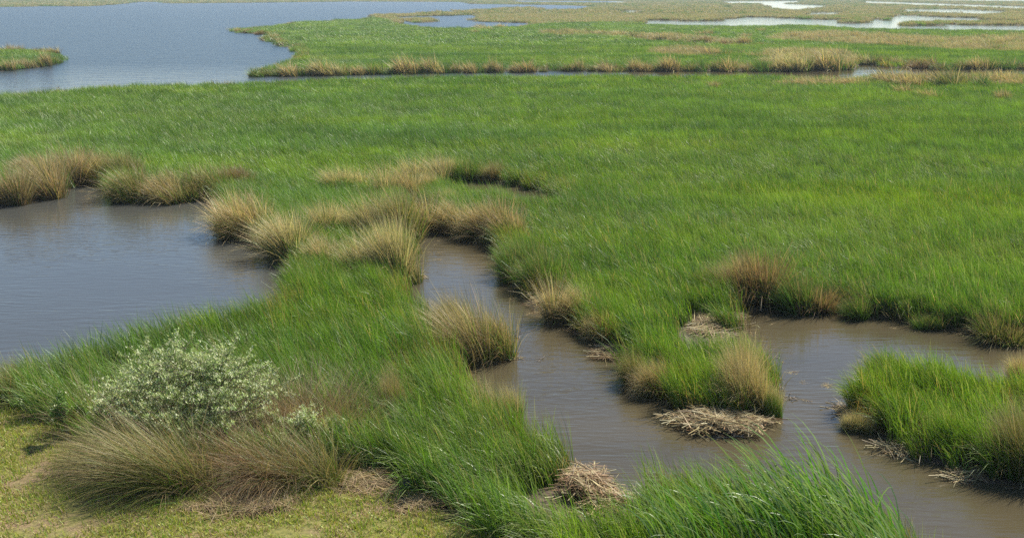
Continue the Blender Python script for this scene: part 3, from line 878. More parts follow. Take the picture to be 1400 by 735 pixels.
GH = 'swept tussocks round the pale shrub by the lawn'
TG = [(3, (DEEP, OLIVE, OLIVE * 1.9)), (3, (DEEP, MIDG, OLIVE * 2))]
TD = [(3, (OLIVE, OLIVE * 1.8, TAN * .9)), (3, (BRN, TAN * .75, TAN)), (2, (OLIVE, TAN * .7, PINK * .8))]
TB = [(3, (BRN, BRN * 1.5, PINK * .75)), (3, (BRN * .8, RUST, TAN * .8)), (1, (OLIVE, TAN * .6, TAN * .8))]
swept_tussock(232, 664, 4400, 1.7, .6, .3, (-1.0, -.05), (TG, TD), 'huge wind-swept olive tan tussock sprawling left over the lawn, dark shadow beneath', GH, green=.42, dro=.62)
swept_tussock(175, 640, 2400, 1.45, .5, .3, (-.75, .1), (TG, TD), 'upper olive tan tussock behind the huge sprawling one at the lawn', GH, green=.45)
swept_tussock(280, 655, 1800, 1.15, .42, .25, (-.8, -.25), (TG, TB), 'red brown tussock between the huge sprawling one and the drooping brown one', GH, green=.2)
swept_tussock(225, 612, 1100, 1.25, .16, .14, (-.25, .0), (TG, TB), 'slim red brown tuft sticking up left of the pale shrub front', GH, green=.1)
swept_tussock(362, 660, 2300, 1.35, .42, .26, (-.5, -.2), (TG, TB), 'brown drooping tussock with a rounded top right of centre at the lawn edge', GH, dro=1.6, green=.18)
swept_tussock(425, 655, 2000, 1.2, .5, .3, (-.55, .05), (TG, TD), 'olive tan tussock at the right end of the lawn clump', GH, green=.4)
swept_tussock(330, 668, 900, .7, .4, .2, (-.8, -.3), (TG, TB), 'low matted brown tussock lying at the foot of the drooping one', GH, dro=1.5, green=.1)
swept_tussock(305, 640, 900, 1.25, .3, .2, (-.2, .05), (TG, TB), 'upright red brown stems rising in front of the pale shrub foot', GH, wd=.007, green=.1, lift=.5)
swept_tussock(350, 628, 1100, 1.3, .3, .2, (-.25, .05), (TG, TB), 'upright brown tuft at the right foot of the pale shrub', GH, wd=.007, green=.15, lift=.5)
swept_tussock(190, 628, 900, 1.2, .3, .2, (-.3, .05), (TG, TD), 'upright straw tuft at the left foot of the pale shrub', GH, wd=.007, green=.2, lift=.5)
WISP = [(3, (BRN, RUST * 1.1, PINK * .8)), (3, (BRN, TAN * .7, PINK * .95))]
swept_tussock(430, 592, 2200, 1.75, .5, .3, (-.12, .0), ([(1, (DEEP, OLIVE, TAN * .6))], WISP), 'airy tall red brown grass tuft right of the pale shrub', GH, wd=.006, green=.15, lift=.5)
swept_tussock(388, 588, 1200, 1.65, .35, .25, (-.1, .0), ([(1, (DEEP, OLIVE, TAN * .6))], WISP), 'airy brown tuft directly behind the right side of the pale shrub', GH, wd=.006, green=.15, lift=.5)
swept_tussock(468, 600, 800, 1.55, .3, .25, (-.12, .0), ([(1, (DEEP, OLIVE, TAN * .6))], WISP), 'thin brown tuft at the right end of the airy brown grass', GH, wd=.006, green=.2, lift=.5)
swept_tussock(128, 585, 360, 1.6, .16, .14, (-.12, .0), ([(1, (DEEP, OLIVE, TAN * .6))], WISP), 'thin dark brown tuft standing left of the pale shrub', GH, wd=.006, green=.15, lift=.3)
swept_tussock(318, 512, 260, 1.35, .14, .12, (-.08, .0), ([(1, (DEEP, OLIVE, TAN * .6))], WISP), 'thin brown tuft poking above the reeds behind the pale shrub', GH, wd=.006, green=.2, lift=.3)


# ------------------------------------------------------------------ shrubs with pale leaves
def tube(path, r0, r1, sides=5):
    path = np.asarray(path, float); n = len(path)
    V = []
    for i in range(n):
        d = path[min(i + 1, n - 1)] - path[max(i - 1, 0)]; d = d / (np.linalg.norm(d) + 1e-9)
        u = np.cross(d, [0.31, 0.95, 0.1]); u /= np.linalg.norm(u) + 1e-9; v_ = np.cross(d, u)
        r = r0 + (r1 - r0) * i / (n - 1)
        for s in range(sides):
            a = 2 * PI * s / sides
            V.append(path[i] + r * (math.cos(a) * u + math.sin(a) * v_))
    Q = [(i * sides + s, i * sides + (s + 1) % sides, (i + 1) * sides + (s + 1) % sides, (i + 1) * sides + s) for i in range(n - 1) for s in range(sides)]
    return np.array(V), np.array(Q)


def tubes_mesh(name, specs, mat, sides=5):
    V = []; Q = []; o = 0
    for (p, a, b) in specs:
        v, q = tube(p, a, b, sides); V.append(v); Q.append(q + o); o += len(v)
    return mesh_np(name, np.concatenate(V), np.concatenate(Q), np.zeros((0, 3), int), None, mat, True)


def shrub(px, py, wpx, hpx, nsp, label, group, seed, green=False):
    c = P(px, py, .25); s = slant(px, py, .25)
    W = wpx * s / FPX; Hh = hpx * s / FPX * 1.08
    g = np.random.default_rng(seed)
    o = empty('shrub', c[0], c[1], float(ground_z([c[0]], [c[1]])[0]))
    nb = max(6, nsp // 14)
    stems = []; tips = []
    for i in range(nb):
        a = g.random() * 2 * PI; r = math.sqrt(g.random())
        end = np.array([math.cos(a) * r * W * .46, math.sin(a) * r * W * .36, Hh * (1 - .5 * r * r) * g.uniform(.55, .88)])
        st = np.array([math.cos(a) * .12 * r * W, math.sin(a) * .1 * r * W, -.05])
        mid = st * .45 + end * .55 + np.array([g.normal(0, .05), g.normal(0, .05), .08 * Hh])
        path = [st, st * .6 + mid * .4 + g.normal(0, .02, 3), mid, end]
        stems.append((path, .016, .005)); tips.append((mid, end))
    LV = []; LC = []; LB = []; LAZ = []; LT = []; LL = []
    for k in range(nsp):
        m_, e = tips[g.integers(nb)]
        f = g.random() ** .7
        st = m_ * (1 - f) + e * f
        ang = g.random() * 2 * PI
        out = np.array([math.cos(ang), math.sin(ang), 0]) * g.uniform(.05, .42) * W * .5
        tw = st + out + np.array([-.06, 0, g.uniform(.10, .30) * min(1, Hh)])
        stems.append(([st, (st + tw) / 2 + g.normal(0, .01, 3) + out * .15, tw], .005, .002))
        nl = g.integers(26, 46)
        tt = g.random(nl) ** .6
        pts = st[None] * (1 - tt)[:, None] + tw[None] * tt[:, None] + g.normal(0, .022, (nl, 3))
        LB.append(pts); LAZ.append(g.random(nl) * 2 * PI); LT.append(g.uniform(.3, 1.1, nl)); LL.append(g.uniform(.035, .062, nl))
        shade = g.uniform(.5, 1.3)
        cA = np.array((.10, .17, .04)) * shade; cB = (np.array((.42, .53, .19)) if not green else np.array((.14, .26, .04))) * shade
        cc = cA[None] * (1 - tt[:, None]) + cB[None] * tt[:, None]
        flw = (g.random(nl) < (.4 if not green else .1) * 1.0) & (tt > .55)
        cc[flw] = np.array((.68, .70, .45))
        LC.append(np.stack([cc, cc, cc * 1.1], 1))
    LB = np.concatenate(LB); n = len(LB)
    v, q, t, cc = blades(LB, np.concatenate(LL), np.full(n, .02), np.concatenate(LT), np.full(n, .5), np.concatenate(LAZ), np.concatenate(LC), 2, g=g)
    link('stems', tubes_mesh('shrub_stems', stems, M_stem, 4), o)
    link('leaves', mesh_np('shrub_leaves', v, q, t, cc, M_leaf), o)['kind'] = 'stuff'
    tag(o, label, 'shrub', group)
    CLEAR.append((c[0], c[1] + .1, W * .43, W * .36))
    return o


GS = 'pale leaved shrubs by the lawn'
shrub(262, 600, 250, 152, 900, 'large rounded shrub with pale silvery green leaves above the lawn', GS, 11)
shrub(300, 612, 150, 80, 200, 'lower pale leaved shrub in front of the right foot of the large one', GS, 12)
shrub(205, 612, 90, 62, 110, 'low pale leaved shrub in front of the left foot of the large one', GS, 13)
shrub(420, 618, 110, 66, 130, 'small pale leaved shrub under the airy brown grass', GS, 14)
shrub(160, 592, 60, 74, 100, 'narrow pale leaved shrub just left of the large one', GS, 15)
shrub(98, 606, 50, 62, 80, 'small bright green leafy shrub at the lawn corner, leftmost of the shrubs', GS, 16, True)
shrub(688, 470, 26, 44, 26, 'little green leafy shrub growing in the right side of the golden creek tussock', 'little shrubs at the creek', 17, True)

# ------------------------------------------------------------------ heaps of dead reed
T_LIT = [(3, (TAN * .6, TAN * .9, STRAW * .85)), (3.5, (BRN, TAN * .7, TAN * .8)), (2, (TAN, STRAW, STRAW)), (1.6, (RUST, PINK * .8, TAN)), (1, (BRN * .6, BRN, RUST))]
_stemm = []
for i in range(10):
    g = np.random.default_rng(400 + i)
    p = np.zeros((4, 3)); p[:, 0] = np.linspace(-.5, .5, 4); p[1:, 1] = np.cumsum(g.normal(0, .06, 3)); p[:, 2] = g.normal(0, .015, 4)
    v, q = tube(p, .012, .007, 3)
    c0 = [STRAW * .9, TAN, TAN * .7, PINK * .8, STRAW * .75, RUST, TAN * .6, STRAW * .85, TAN * .9, BRN * 1.4][i]
    _stemm.append(mesh_np('reed_stem', v, q, np.zeros((0, 3), int), np.tile(c0 * 1.0, (len(v), 1)), M_dry, True))


def heap(px, py, wpx, dpx, hm, nstem, nlit, label, group='heaps of dead reed', seed=1, bias=0.0, z0=.03, name='reed_heap', spread=1.0, lmin=.35, lmax=.95, tab=None, cat='reed heap', tilt=.12):
    """dpx: depth of the heap measured in photograph pixels"""
    c = P(px, py, z0); s = slant(px, py, z0)
    W = wpx * .5 * s / FPX; D = abs(P(px, py - dpx / 2, z0)[1] - P(px, py + dpx / 2, z0)[1]) * .5
    g = np.random.default_rng(seed)
    gz_ = max(float(ground_z([c[0]], [c[1]])[0]), 0.0)
    o = empty(name, c[0], c[1], gz_)

    def spot(n):
        a = g.random(n) * 2 * PI; r = np.sqrt(g.random(n)) ** spread * (.72 + .22 * np.sin(a * 2 + seed) + .16 * np.sin(a * 5 + seed * 3) + .12 * np.sin(a * 9 + seed))
        x = r * np.cos(a) * W; y = r * np.sin(a) * D
        return x, y, hm * np.clip(1 - r ** 2, 0, 1) * g.uniform(0, 1.0, n) * (.4 + .9 * vnoise(x * 3.1 + seed, y * 3.1)) - .005
    x, y, z = spot(nstem)
    for i in range(nstem):
        l = link('reed_stem', _stemm[g.integers(10)], o)
        l.location = (x[i], y[i], z[i] + .015)
        l.rotation_euler = (0, g.normal(0, tilt), bias + g.normal(0, .75))
        L = g.uniform(lmin, lmax) * min(1.0, .45 + W)
        l.scale = (L, L, 1.0)
    x, y, z = spot(nlit)
    az = bias + g.normal(0, .9, nlit) + PI * (g.random(nlit) < .5)
    L = g.uniform(.15, .6, nlit) * min(1.0, .5 + W * .7)
    base = np.stack([x - np.cos(az) * L * .5, y - np.sin(az) * L * .5, z], 1)
    v, q, t, cc = blades(base, L, g.uniform(.008, .02, nlit), g.uniform(1.2, 1.62, nlit), g.uniform(-.2, .5, nlit), az, pick(g, nlit, tab or T_LIT), 2, face=az + PI / 2 + g.normal(0, .1, nlit), g=g)
    link('loose_litter', mesh_np('reed_litter', v, q, t, cc, M_dry), o)['kind'] = 'stuff'
    tag(o, label, cat, group)
    CLEAR.append((c[0], c[1], W * .85, D * .85))
    return o


CLEAR.append((*P(975, 588, .05), 1.1, .5))
heap(982, 581, 134, 42, .17, 160, 1100, 'big mound of pale broken reeds piled on the tip of the spit', seed=21)
heap(966, 455, 58, 54, .12, 75, 520, 'sloping mat of pale dead reeds at the head of the right pond', seed=22, bias=.8)
heap(995, 438, 60, 18, .05, 34, 260, 'thin strip of reed litter at the right pond corner, below the upright tan tussock', seed=23)
heap(752, 414, 66, 22, .10, 40, 330, 'fan of bleached reeds spilling into the creek below the green bend', seed=24, bias=-.3)
heap(797, 447, 36, 12, .04, 18, 160, 'narrow reed mat at the waterline between the fan and the mud flat', seed=25)
heap(832, 482, 58, 30, .04, 24, 420, 'flat grey brown mat of reed crumbs on the mud flat by the creek', seed=26, tab=[(2, (BRN, BRN * 1.6, TAN * .7)), (2, (BRN, TAN * .6, TAN * .8))])
heap(566, 377, 36, 12, .06, 20, 130, 'small spill of reed stalks under the tall straw tussock', seed=27, bias=-.25)
CLEAR.append((*P(806, 688, .2), 1.1, 1.1))
CLEAR.append((*P(752, 416, .05), .9, .7))
CLEAR.append((*P(832, 486, .05), .8, .8))
CLEAR.append((*P(974, 468, .1), .95, 1.5))
heap(806, 668, 92, 70, .42, 110, 1600, 'brown heap of flattened reeds in the near bank grass', seed=28, bias=-.5, z0=.2, tab=[(3, (BRN, RUST, PINK)), (3, (RUST, PINK * .9, TAN)), (1, (TAN, STRAW, STRAW))])
heap(1160, 563, 34, 28, .10, 14, 300, 'pale round reed mat at the left tip of the right island', seed=29)
heap(1235, 614, 90, 22, .07, 40, 200, 'straggly dead leaves hanging off the left front of the right island', seed=30, bias=-.35, spread=.7)
heap(1320, 648, 80, 16, .07, 30, 160, 'dead leaves trailing in the water at the right island front', seed=31, bias=.5, spread=.7)
heap(670, 488, 78, 18, .07, 44, 260, 'brown twiggy litter around the foot of the golden creek tussock', seed=32, bias=.7, tab=[(2, (BRN, RUST, TAN * .8)), (2, (BRN, TAN * .7, TAN))])
heap(630, 494, 60, 14, .04, 18, 160, 'thin litter between the golden creek tussock and the near reeds', seed=33)
heap(1225, 90, 50, 3, .25, 16, 120, 'low litter bar at the water edge on the far right channel', seed=34)
heap(1045, 570, 40, 14, .06, 20, 160, 'reed scraps at the outer corner of the spit', seed=35)
heap(500, 660, 110, 38, .05, 14, 700, 'brown thatch of dead grass at the lawn edge below the near reeds', 'thatch patches at the lawn edge', seed=36, z0=.3, lmin=.15, lmax=.4, cat='thatch', tab=[(2, (BRN, TAN * .6, TAN)), (2, (RUST, PINK * .8, TAN))])
heap(330, 692, 210, 34, .05, 16, 1300, 'long brown thatch strip in front of the brown tussocks', 'thatch patches at the lawn edge', seed=37, z0=.3, lmin=.15, lmax=.4, cat='thatch', tab=[(2, (BRN, TAN * .6, TAN)), (2, (RUST, PINK * .8, TAN))])
heap(575, 690, 80, 30, .05, 8, 500, 'dull brown thatch patch right of the lawn edge thatch', 'thatch patches at the lawn edge', seed=38, z0=.3, lmin=.15, lmax=.4, cat='thatch', tab=[(2, (BRN, TAN * .6, TAN)), (2, (RUST, PINK * .8, TAN))])


# floating twigs and stalks
def twigs(px, py, name, label, group, seed, n=5, L=.5, lift=.12, mat=None, wpx=20):
    c = P(px, py, .0); g = np.random.default_rng(seed)
    z = max(float(ground_z([c[0]], [c[1]])[0]), .0)
    o = empty(name, c[0], c[1], z)
    s = slant(px, py)
    for i in range(n):
        a = g.random() * PI; r = g.normal(0, .3) * wpx * s / FPX
        p0 = np.array([r, g.normal(0, .08), .0]); d = np.array([math.cos(a), math.sin(a) * .5, g.uniform(.0, lift) / L])
        l = L * g.uniform(.5, 1.1)
        path = [p0, p0 + d * l * .4 + g.normal(0, .03, 3) * [1, 1, .3], p0 + d * l * .75 + g.normal(0, .03, 3) * [1, 1, .5], p0 + d * l]
        specs = [(path, .011, .004)]
        b = path[1]; specs.append(([b, b + np.array([g.normal(0, .15), g.normal(0, .1), g.uniform(.02, lift)])], .007, .003))
        link('twig', tubes_mesh('twig', specs, mat or M_wood, 5), o)
    tag(o, label, 'driftwood', group)


twigs(692, 462, 'driftwood', 'bare grey branch leaning out of the golden creek tussock over the water', 'driftwood in the creek', 51, 9, .8, .6, wpx=30)
twigs(1085, 545, 'driftwood', 'thin dark twigs floating off the spit tip', 'driftwood in the creek', 52, 7, .5, .08, wpx=50)
twigs(1040, 487, 'driftwood', 'dark twig floating along the inner side of the spit', 'driftwood in the creek', 53, 4, .6, .05, wpx=35)
twigs(738, 492, 'driftwood', 'small twig floating in mid creek right of the golden tussock', 'driftwood in the creek', 54, 2, .3, .05)
twigs(1012, 600, 'driftwood', 'reddish stalks floating in front of the mound of broken reeds', 'driftwood in the creek', 55, 5, .45, .04, M_dry if False else M_wood, wpx=35)
twigs(1060, 425, 'driftwood', 'short pale stalks floating at the head of the right pond', 'driftwood in the creek', 56, 5, .35, .03, wpx=50)
twigs(78, 560, 'dead_branch', 'dry brown branch poking out of the reeds above the lawn corner', 'driftwood in the creek', 57, 7, 1.0, .7, wpx=30)


# clods of wet peat
def clod(px, py, wm_, label, seed, z0=.0):
    c = P(px, py, z0); g = np.random.default_rng(seed)
    import bmesh
    bm = bmesh.new(); bmesh.ops.create_icosphere(bm, subdivisions=3, radius=1)
    for v in bm.verts:
        f = 1 + .35 * (vnoise(np.array([v.co.x * 2.1 + seed]), np.array([v.co.y * 2.1 + v.co.z * 1.7]))[0] - .5) + .2 * (vnoise(np.array([v.co.x * 6 + seed]), np.array([v.co.z * 6]))[0] - .5)
        v.co = Vector((v.co.x * wm_ * f, v.co.y * wm_ * .7 * f, v.co.z * wm_ * .5 * f))
    me_ = bpy.data.meshes.new('peat_clod'); bm.to_mesh(me_); bm.free(); me_.materials.append(M_dark)
    o = link('peat_clod', me_); o.location = (c[0], c[1], max(float(ground_z([c[0]], [c[1]])[0]), 0) + wm_ * .12); o.rotation_euler = (0, 0, g.random() * 3)
    tag(o, label, 'clod', 'peat clods')


clod(696, 488, .13, 'black wet clod in the water at the foot of the golden tussock', 1)
clod(706, 483, .07, 'smaller black clod right of the wet one at the golden tussock', 2)
clod(514, 634, .2, 'dark clod standing against the near reeds beside the lawn thatch', 3, .3)
clod(563, 668, .22, 'dark crumbly clod in the shadow of the near reeds, left one', 4, .25)
clod(682, 722, .22, 'dark crumbly clod at the reed foot near the bottom frame edge', 5, .25)

# ------------------------------------------------------------------ cattails at the lower right edge
_leaf = []
for i in range(10):
    g = np.random.default_rng(600 + i)
    L = g.uniform(1.15, 1.65)
    tab = [(4, (DEEP, MIDG * 1.3, MIDG * 1.7)), (4, (DEEP, MIDG * 1.4, PALE * .9)), (3.5, (DEEP, PALE * .65, PALE * 1.1)), (.5, (OLIVE, STRAW * .7, STRAW))]
    n = 1
    v, q, t, cc = blades(np.zeros((1, 3)), np.array([L]), np.array([.036]), np.array([g.uniform(.08, .3)]), np.array([g.uniform(.7, 1.5)]), np.array([0.0]), pick(g, 1, tab), 8, power=2.1, face=np.array([PI / 2 + g.choice([-1, 1]) * g.uniform(.5, 1.5)]), g=g)
    me_ = mesh_np('cattail_leaf', v, q, t, cc, M_cat, True)
    _leaf.append(me_)
CAT_L = 'tall green cattail bending left in the wind at the lower right water edge'
gc = np.random.default_rng(77)
proto = None


def cattail(x, y, label, group, nl=6, sc_=1.0):
    o = empty('cattail', x, y, max(-.03, float(ground_z([x], [y])[0])), 0)
    for k in range(nl):
        l = link('leaf', _leaf[gc.integers(10)], o)
        l.location = (gc.normal(0, .035), gc.normal(0, .035), -.03)
        l.rotation_euler = (0, gc.normal(0, .08), PI + gc.normal(.05, .45))
        f = sc_ * gc.uniform(.75, 1.1)
        l.scale = (f, f, f)
    tag(o, label, 'cattail', group)


for i in range(125):
    u = (i + gc.random()) / 125
    px = 870 + u * 372
    top = np.interp(px, [870, 930, 1000, 1080, 1150, 1210, 1245], [655, 648, 628, 622, 650, 672, 700])
    p = P(px + 30, top + gc.uniform(0, 75) + 8, 1.15 if px > 960 else .95)
    cattail(p[0], p[1], CAT_L, 'cattails at the lower right water edge', 7, float(np.interp(px, [870, 980, 1080, 1200, 1242], [.9, 1.1, 1.32, 1.28, 1.0])))
for i, px in enumerate((1262, 1296)):
    p = P(px - 6, 715 + i * 22, .9); cattail(p[0], p[1], ['sparse', 'last sparse'][i] + ' cattail standing in open water beyond the lower right stand', 'sparse cattails in open water', 4 - i, .72)
for i in range(14):
    p = P(505 + gc.uniform(0, 75), gc.uniform(425, 455), 1.0)
    cattail(p[0] + .2, p[1], 'grey green cattail in the dark green stand left of the golden tussock', 'cattails left of the golden tussock', 6, .8)
for i in range(12):
    p = P(1195 + gc.uniform(0, 130), 468 + gc.uniform(4, 14), .9)
    cattail(p[0], p[1], 'pale cattail along the back edge of the right island', 'cattails on the back of the right island', 5, .7)

# ------------------------------------------------------------------ fields of grass
NEARP = poly([(-900, 600), (-350, 560, G), (0, 490, G), (400, 372, .5), (470, 400, .5), (556, 395), (600, 470), (660, 495), (760, 590), (860, 640), (1000, 640), (1240, 680), (1400, 900), (1400, 3000), (-900, 3000)])
ISLET = ISLANDS[1]; RISL = ISLANDS[0]
GREENP = poly([(250, 109), (300, 36), (425, 25), (487, 25), (505, 23), (530, 30), (560, 37), (650, 37), (700, 37), (800, 33), (1000, 34), (1200, 38), (1400, 40), (1800, 44), (2600, 60), (2600, 160), (-1500, 160), (-1500, 125), (0, 124), (200, 110)])
TANP = [poly(p) for p in [[(1060, 59), (1075, 49), (1130, 45), (1240, 51), (1310, 56), (1410, 50), (1410, 76), (1290, 72), (1240, 68), (1130, 62)],
                          [(1040, 92), (1050, 76), (1080, 72), (1150, 74), (1172, 84), (1168, 94)],
                          [(1066, 122), (1066, 115), (1185, 115), (1185, 122)], [(1205, 120), (1205, 108), (1410, 108), (1410, 124)],
                          [(893, 78), (893, 71), (935, 68), (985, 76), (978, 81), (940, 82)],
                          [(740, 51), (770, 45), (870, 48), (1020, 58), (1020, 64), (860, 53)]]]
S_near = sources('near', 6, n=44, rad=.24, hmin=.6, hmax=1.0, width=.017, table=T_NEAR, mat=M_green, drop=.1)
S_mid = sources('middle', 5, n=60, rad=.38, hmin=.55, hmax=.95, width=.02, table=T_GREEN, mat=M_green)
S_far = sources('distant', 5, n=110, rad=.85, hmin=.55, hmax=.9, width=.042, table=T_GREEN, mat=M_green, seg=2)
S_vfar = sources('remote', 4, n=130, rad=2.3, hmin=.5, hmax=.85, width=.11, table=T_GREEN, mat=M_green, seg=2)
T_PALE = [(3, (DEEP, MIDG, PALE * .6)), (3, (DEEP * 1.2, PALE * .55, PALE * .9)), (2, (DEEP, MIDG, YEL * 1.1))]
T_LIME = [(3, (DEEP, YEL, YEL * 1.3)), (3, (DEEP, MIDG * 1.1, YEL * 1.1)), (.6, (MIDG, PALE * .8, PALE))]
S_pale = [sources('pale_near', 3, n=52, rad=.24, hmin=.6, hmax=1.0, width=.017, table=T_PALE, mat=M_green, wind=.7, drop=.2), sources('pale_middle', 3, n=60, rad=.38, hmin=.55, hmax=.95, width=.02, table=T_PALE, mat=M_green, wind=.7),
          sources('pale_distant', 3, n=110, rad=.85, hmin=.55, hmax=.9, width=.042, table=T_PALE, mat=M_green, seg=2, wind=.7)]
S_lime = [sources('lime_near', 3, n=50, rad=.24, hmin=.5, hmax=.95, width=.017, table=T_LIME, mat=M_green), sources('lime_middle', 3, n=60, rad=.38, hmin=.55, hmax=.9, width=.02, table=T_LIME, mat=M_green),
          sources('lime_distant', 3, n=110, rad=.85, hmin=.55, hmax=.85, width=.042, table=T_LIME, mat=M_green, seg=2)]
S_edge = sources('edge', 4, n=46, rad=.2, hmin=.4, hmax=.85, width=.012, table=T_EDGE, mat=M_green, lean=.4)
S_edgef = sources('farther_edge', 3, n=80, rad=.6, hmin=.5, hmax=.95, width=.04, table=T_EDGE, mat=M_green, seg=2, lean=.3)
S_tanf = sources('tan', 4, n=110, rad=.85, hmin=.55, hmax=1.0, width=.045, table=T_TANF, mat=M_tus, seg=2, lean=.3)
S_tanv = sources('remote_tan', 4, n=130, rad=2.3, hmin=.45, hmax=1.0, width=.12, table=T_TANF, mat=M_tus, seg=2, lean=.3)
T_LAWN = [(4, (YEL * .9, np.array((.33, .40, .045)), np.array((.46, .50, .06)))), (2, (MIDG, YEL * 1.1, YEL * 1.5)), (2.2, (BRN, TAN * .8, TAN)), (1, (TAN * .6, STRAW * .8, STRAW))]
S_lawn = sources('lawn', 5, n=44, rad=.13, hmin=.05, hmax=.17, width=.018, table=T_LAWN, mat=M_tus, wind=.1, lean=.5, seg=2)
ALLS = S_near + S_mid + S_far + S_vfar + S_edge + S_edgef + S_tanf + S_tanv + sum(S_pale, []) + sum(S_lime, [])
OFF = {}
k_ = 0
for nm_, s_ in (('near', S_near), ('mid', S_mid), ('far', S_far), ('vfar', S_vfar), ('edge', S_edge), ('edgef', S_edgef), ('tanf', S_tanf), ('tanv', S_tanv), ('pale0', S_pale[0]), ('pale1', S_pale[1]), ('pale2', S_pale[2]), ('lime0', S_lime[0]), ('lime1', S_lime[1]), ('lime2', S_lime[2])):
    OFF[nm_] = (k_, len(s_)); k_ += len(s_)


def kind_of(nm_, n):
    o_, c_ = OFF[nm_]
    return o_ + rng.integers(0, c_, n)


groups = {k: [[], [], []] for k in ('near', 'main', 'risl', 'islet', 'back', 'remote')}
for (d0, d1, st, kg, ke, kt, smin) in ((9, 44, .245, 'near', 'edge', 'edge', .10), (44, 84, .41, 'mid', 'edge', 'edge', .12), (84, 165, .80, 'far', 'edgef', 'tanf', .2), (165, 400, 1.45, 'far', 'edgef', 'tanf', .3), (400, 1500, 3.6, 'vfar', 'tanv', 'tanv', .8)):
    p = ring(d0, d1, st)
    sd = land_sd(p[:, 0], p[:, 1]); ls = lawn_sd(p[:, 0], p[:, 1])
    keep = (sd > smin) & (ls < -.12)
    if d0 < 130: keep &= not_clear(p)
    # thin out at the foot of the banks, where mud and litter show
    keep &= (sd > smin + .25) | (rng.random(len(p)) < .75)
    p, sd, ls = p[keep], sd[keep], ls[keep]
    n = len(p)
    if d0 < 84:        # stands crowd thickly along the banks
        b_ = np.where((sd < .9) & (ls < -.5))[0]
        b_ = np.concatenate([b_, b_[rng.random(len(b_)) < .6]])
        q_ = p[b_] + rng.normal(0, .09, (len(b_), 2))
        p = np.concatenate([p, q_]); sd = np.concatenate([sd, sd[b_]]); ls = np.concatenate([ls, ls[b_]]); n = len(p)
    kinds = kind_of(kg, n)
    lod_ = 0 if d0 < 44 else 1 if d0 < 84 else 2
    if d0 < 400:
        f1 = fbm(p[:, 0] * .10 + 7, p[:, 1] * .22 + 3); f2 = fbm(p[:, 0] * .16 + 60, p[:, 1] * .3 + 20)
        kinds = np.where(rng.random(n) < np.clip((f2 - .42) * 4.5, .04, .85), kind_of('lime%d' % lod_, n), kinds)
        kinds = np.where(rng.random(n) < np.clip((f1 - .5) * 3.2, .06, .55), kind_of('pale%d' % lod_, n), kinds)
    if d0 < 84:
        isedge = (sd < .7) & (rng.random(n) < np.where((p[:, 0] > 6) & (sd > .15), .22, .5))
        lit = fbm(p[:, 0] * .5, p[:, 1] * .5)
        isedge |= (sd < 1.6) & (lit > .62) & (rng.random(n) < .6)
    else:
        isedge = (sd < 1.4) & (rng.random(n) < .45)
    kinds = np.where(isedge, kind_of(ke, n), kinds)
    hs = np.ones(n) * (0.86 + .3 * fbm(p[:, 0] * .8, p[:, 1] * .8)) * rng.uniform(.75, 1.18, n)
    hs *= np.where(isedge, .95, 1.0) * np.where((sd < 1.3) & (d0 < 84), 1.1, 1.0)
    inn = sdist(p[:, 0], p[:, 1], NEARP) > 0 if d0 < 84 else np.zeros(n, bool)
    hs *= np.where(inn, 1.12, .93)
    tan = np.zeros(n, bool)
    if d0 >= 84:
        for tp in TANP: tan |= sdist(p[:, 0], p[:, 1], tp) > 0
        green = sdist(p[:, 0], p[:, 1], GREENP) > 0
        green |= (p[:, 1] < 150)
        remote = ~green
        nzz = fbm(p[:, 0] * .02, p[:, 1] * .02)
        tan |= remote & (rng.random(n) < np.clip(.98 - (nzz > .6) * .3 - sstep(500, 1100, p[:, 1]) * .3, 0, 1))
        kinds = np.where(tan & (rng.random(n) < .8), kind_of(kt, n), kinds)
    else: remote = np.zeros(n, bool)
    big = {.41: 1.05}.get(st, 1.0) * (1.7 if (d0 == 165) else 1.0)
    if d0 >= 165: hs *= np.where(remote | tan, .55 + 1.1 * fbm(p[:, 0] * .11, p[:, 1] * .11), 1.0)
    wide = big if d0 >= 44 else 1.0
    if d0 == 400: wide = 1.35
    scl = np.stack([np.full(n, wide), np.full(n, wide), hs], 1) * rng.uniform(.9, 1.1, (n, 1))
    z = ground_z(p[:, 0], p[:, 1], sd, ls)
    pts = np.stack([p[:, 0], p[:, 1], z], 1)
    ri = sdist(p[:, 0], p[:, 1], RISL) > -.3 if d0 < 60 else np.zeros(n, bool)
    il = sdist(p[:, 0], p[:, 1], ISLET) > -2 if d0 >= 84 else np.zeros(n, bool)
    back = (p[:, 1] > 118) & ~il & ~remote if d0 >= 84 else np.zeros(n, bool)
    main = ~(inn | ri | il | back | remote)
    for key, m in (('near', inn & ~ri), ('risl', ri), ('islet', il), ('back', back), ('remote', remote & ~il), ('main', main)):
        if m.any():
            groups[key][0].append(pts[m]); groups[key][1].append(scl[m]); groups[key][2].append(kinds[m])
LAB = {'near': ('near_reed_bank', 'tall green cordgrass strip on the near bank between lawn and water'),
       'main': ('cordgrass_meadow', 'broad bright green cordgrass meadow filling the middle of the marsh'),
       'risl': ('island_cordgrass', 'bright green cordgrass covering the reed island at the lower right'),
       'islet': ('islet_cordgrass', 'green grass on the small islet in the lake at the upper left'),
       'back': ('back_meadow', 'green marsh grass beyond the cross channel, with the point into the lake'),
       'remote': ('remote_marsh', 'tan and green marsh grass stretching between pools to the horizon')}
for key, (a_, b_, c_) in groups.items():
    if a_:
        field(LAB[key][0], LAB[key][1], 'marsh grass', np.concatenate(a_), np.concatenate(b_), np.concatenate(c_), ALLS)
        print(key, sum(len(x) for x in a_))
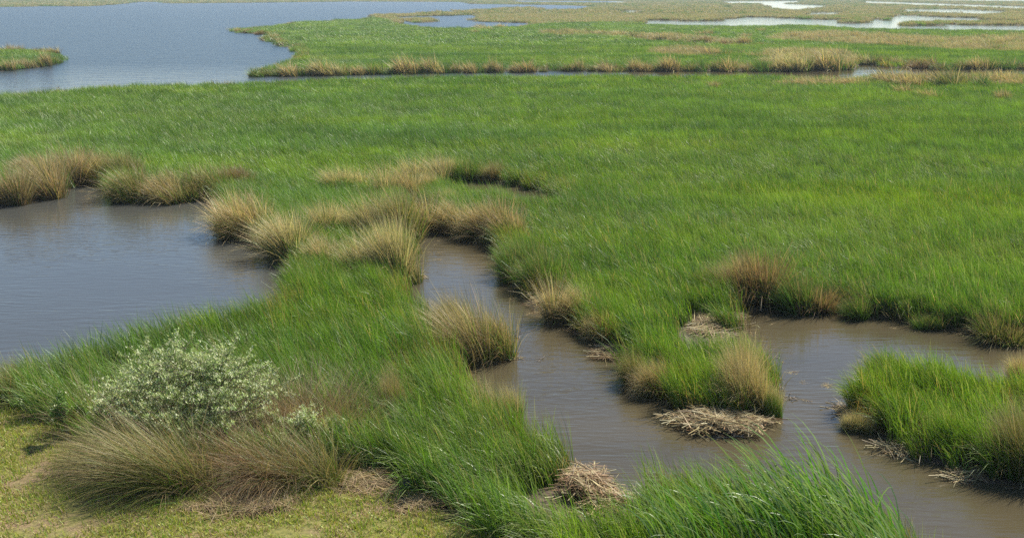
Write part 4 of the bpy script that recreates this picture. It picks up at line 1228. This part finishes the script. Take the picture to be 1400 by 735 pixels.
# dead stalks lying along the waterlines
S_lit = sources('litter', 5, n=34, rad=.22, hmin=.2, hmax=.55, width=.014, table=T_LIT, mat=M_dry, wind=.3, lean=2.6, bend=.35, seg=2)
p = ring(14, 75, .34)
sd = land_sd(p[:, 0], p[:, 1]); ls = lawn_sd(p[:, 0], p[:, 1])
keep = (sd > -.12) & (sd < .4) & (ls < -.2) & (fbm(p[:, 0] * .6 + 31, p[:, 1] * .6) > .46)
p = p[keep]; p2 = ring(14, 60, .42)
s2 = land_sd(p2[:, 0], p2[:, 1]); l2 = lawn_sd(p2[:, 0], p2[:, 1])
k2 = (s2 > -.9) & (s2 < -.1) & (l2 < -.2) & (fbm(p2[:, 0] * .4 + 11, p2[:, 1] * .4) > .5) & (rng.random(len(p2)) < .3)
p2 = p2[k2]
p = np.concatenate([p, p2]); n = len(p)
scl = rng.uniform(.6, 1.1, (n, 1)) * np.array([[1, 1, .55]])
scl[-len(p2):] *= np.array([[.55, .55, .06]])

field('bank_litter', 'dead reed stalks strewn along the muddy waterlines', 'reed litter', np.stack([p[:, 0], p[:, 1], np.where(np.arange(n) < n - len(p2), np.maximum(ground_z(p[:, 0], p[:, 1]), 0) + .03, .006)], 1), scl, rng.integers(0, 5, n), S_lit)
# lawn blades
p = ring(9, 26, .115)
ls = lawn_sd(p[:, 0], p[:, 1]); sd = land_sd(p[:, 0], p[:, 1])
dens = fbm(p[:, 0] * .9, p[:, 1] * .9, 4)
keep = (ls > -.35) & (rng.random(len(p)) < np.clip(.35 + (.66 - dens) * 5, .35, 1))
p = p[keep]; n = len(p)
scl = rng.uniform(.6, 1.25, (n, 1)) * np.ones((n, 3))
field('lawn_grass', 'short yellow green lawn grass in the lower left corner', 'lawn', np.stack([p[:, 0], p[:, 1], ground_z(p[:, 0], p[:, 1])], 1), scl, rng.integers(0, 5, n), S_lawn)
print('lawn', n, 'tussocks', TUS_COUNT)

# ------------------------------------------------------------------ air
hz = mesh_np('haze', [(x, y, z) for x in (-8900, 8900) for y in (-39, 9400) for z in (-1.6, 9.2)], [(0, 1, 3, 2), (4, 6, 7, 5), (0, 4, 5, 1), (2, 3, 7, 6), (0, 2, 6, 4), (1, 5, 7, 3)], np.zeros((0, 3), int))
mh, th_ = new_mat('thin_air')
vol = th_.nodes.new('ShaderNodeVolumePrincipled')
vol.inputs['Color'].default_value = (.80, .90, 1.0, 1)
vol.inputs['Density'].default_value = 0.00027
vol.inputs['Anisotropy'].default_value = 0.2
oo = th_.nodes.new('ShaderNodeOutputMaterial'); th_.links.new(vol.outputs[0], oo.inputs['Volume'])
hz.materials.append(mh)
tag(link('haze', hz), kind='stuff')
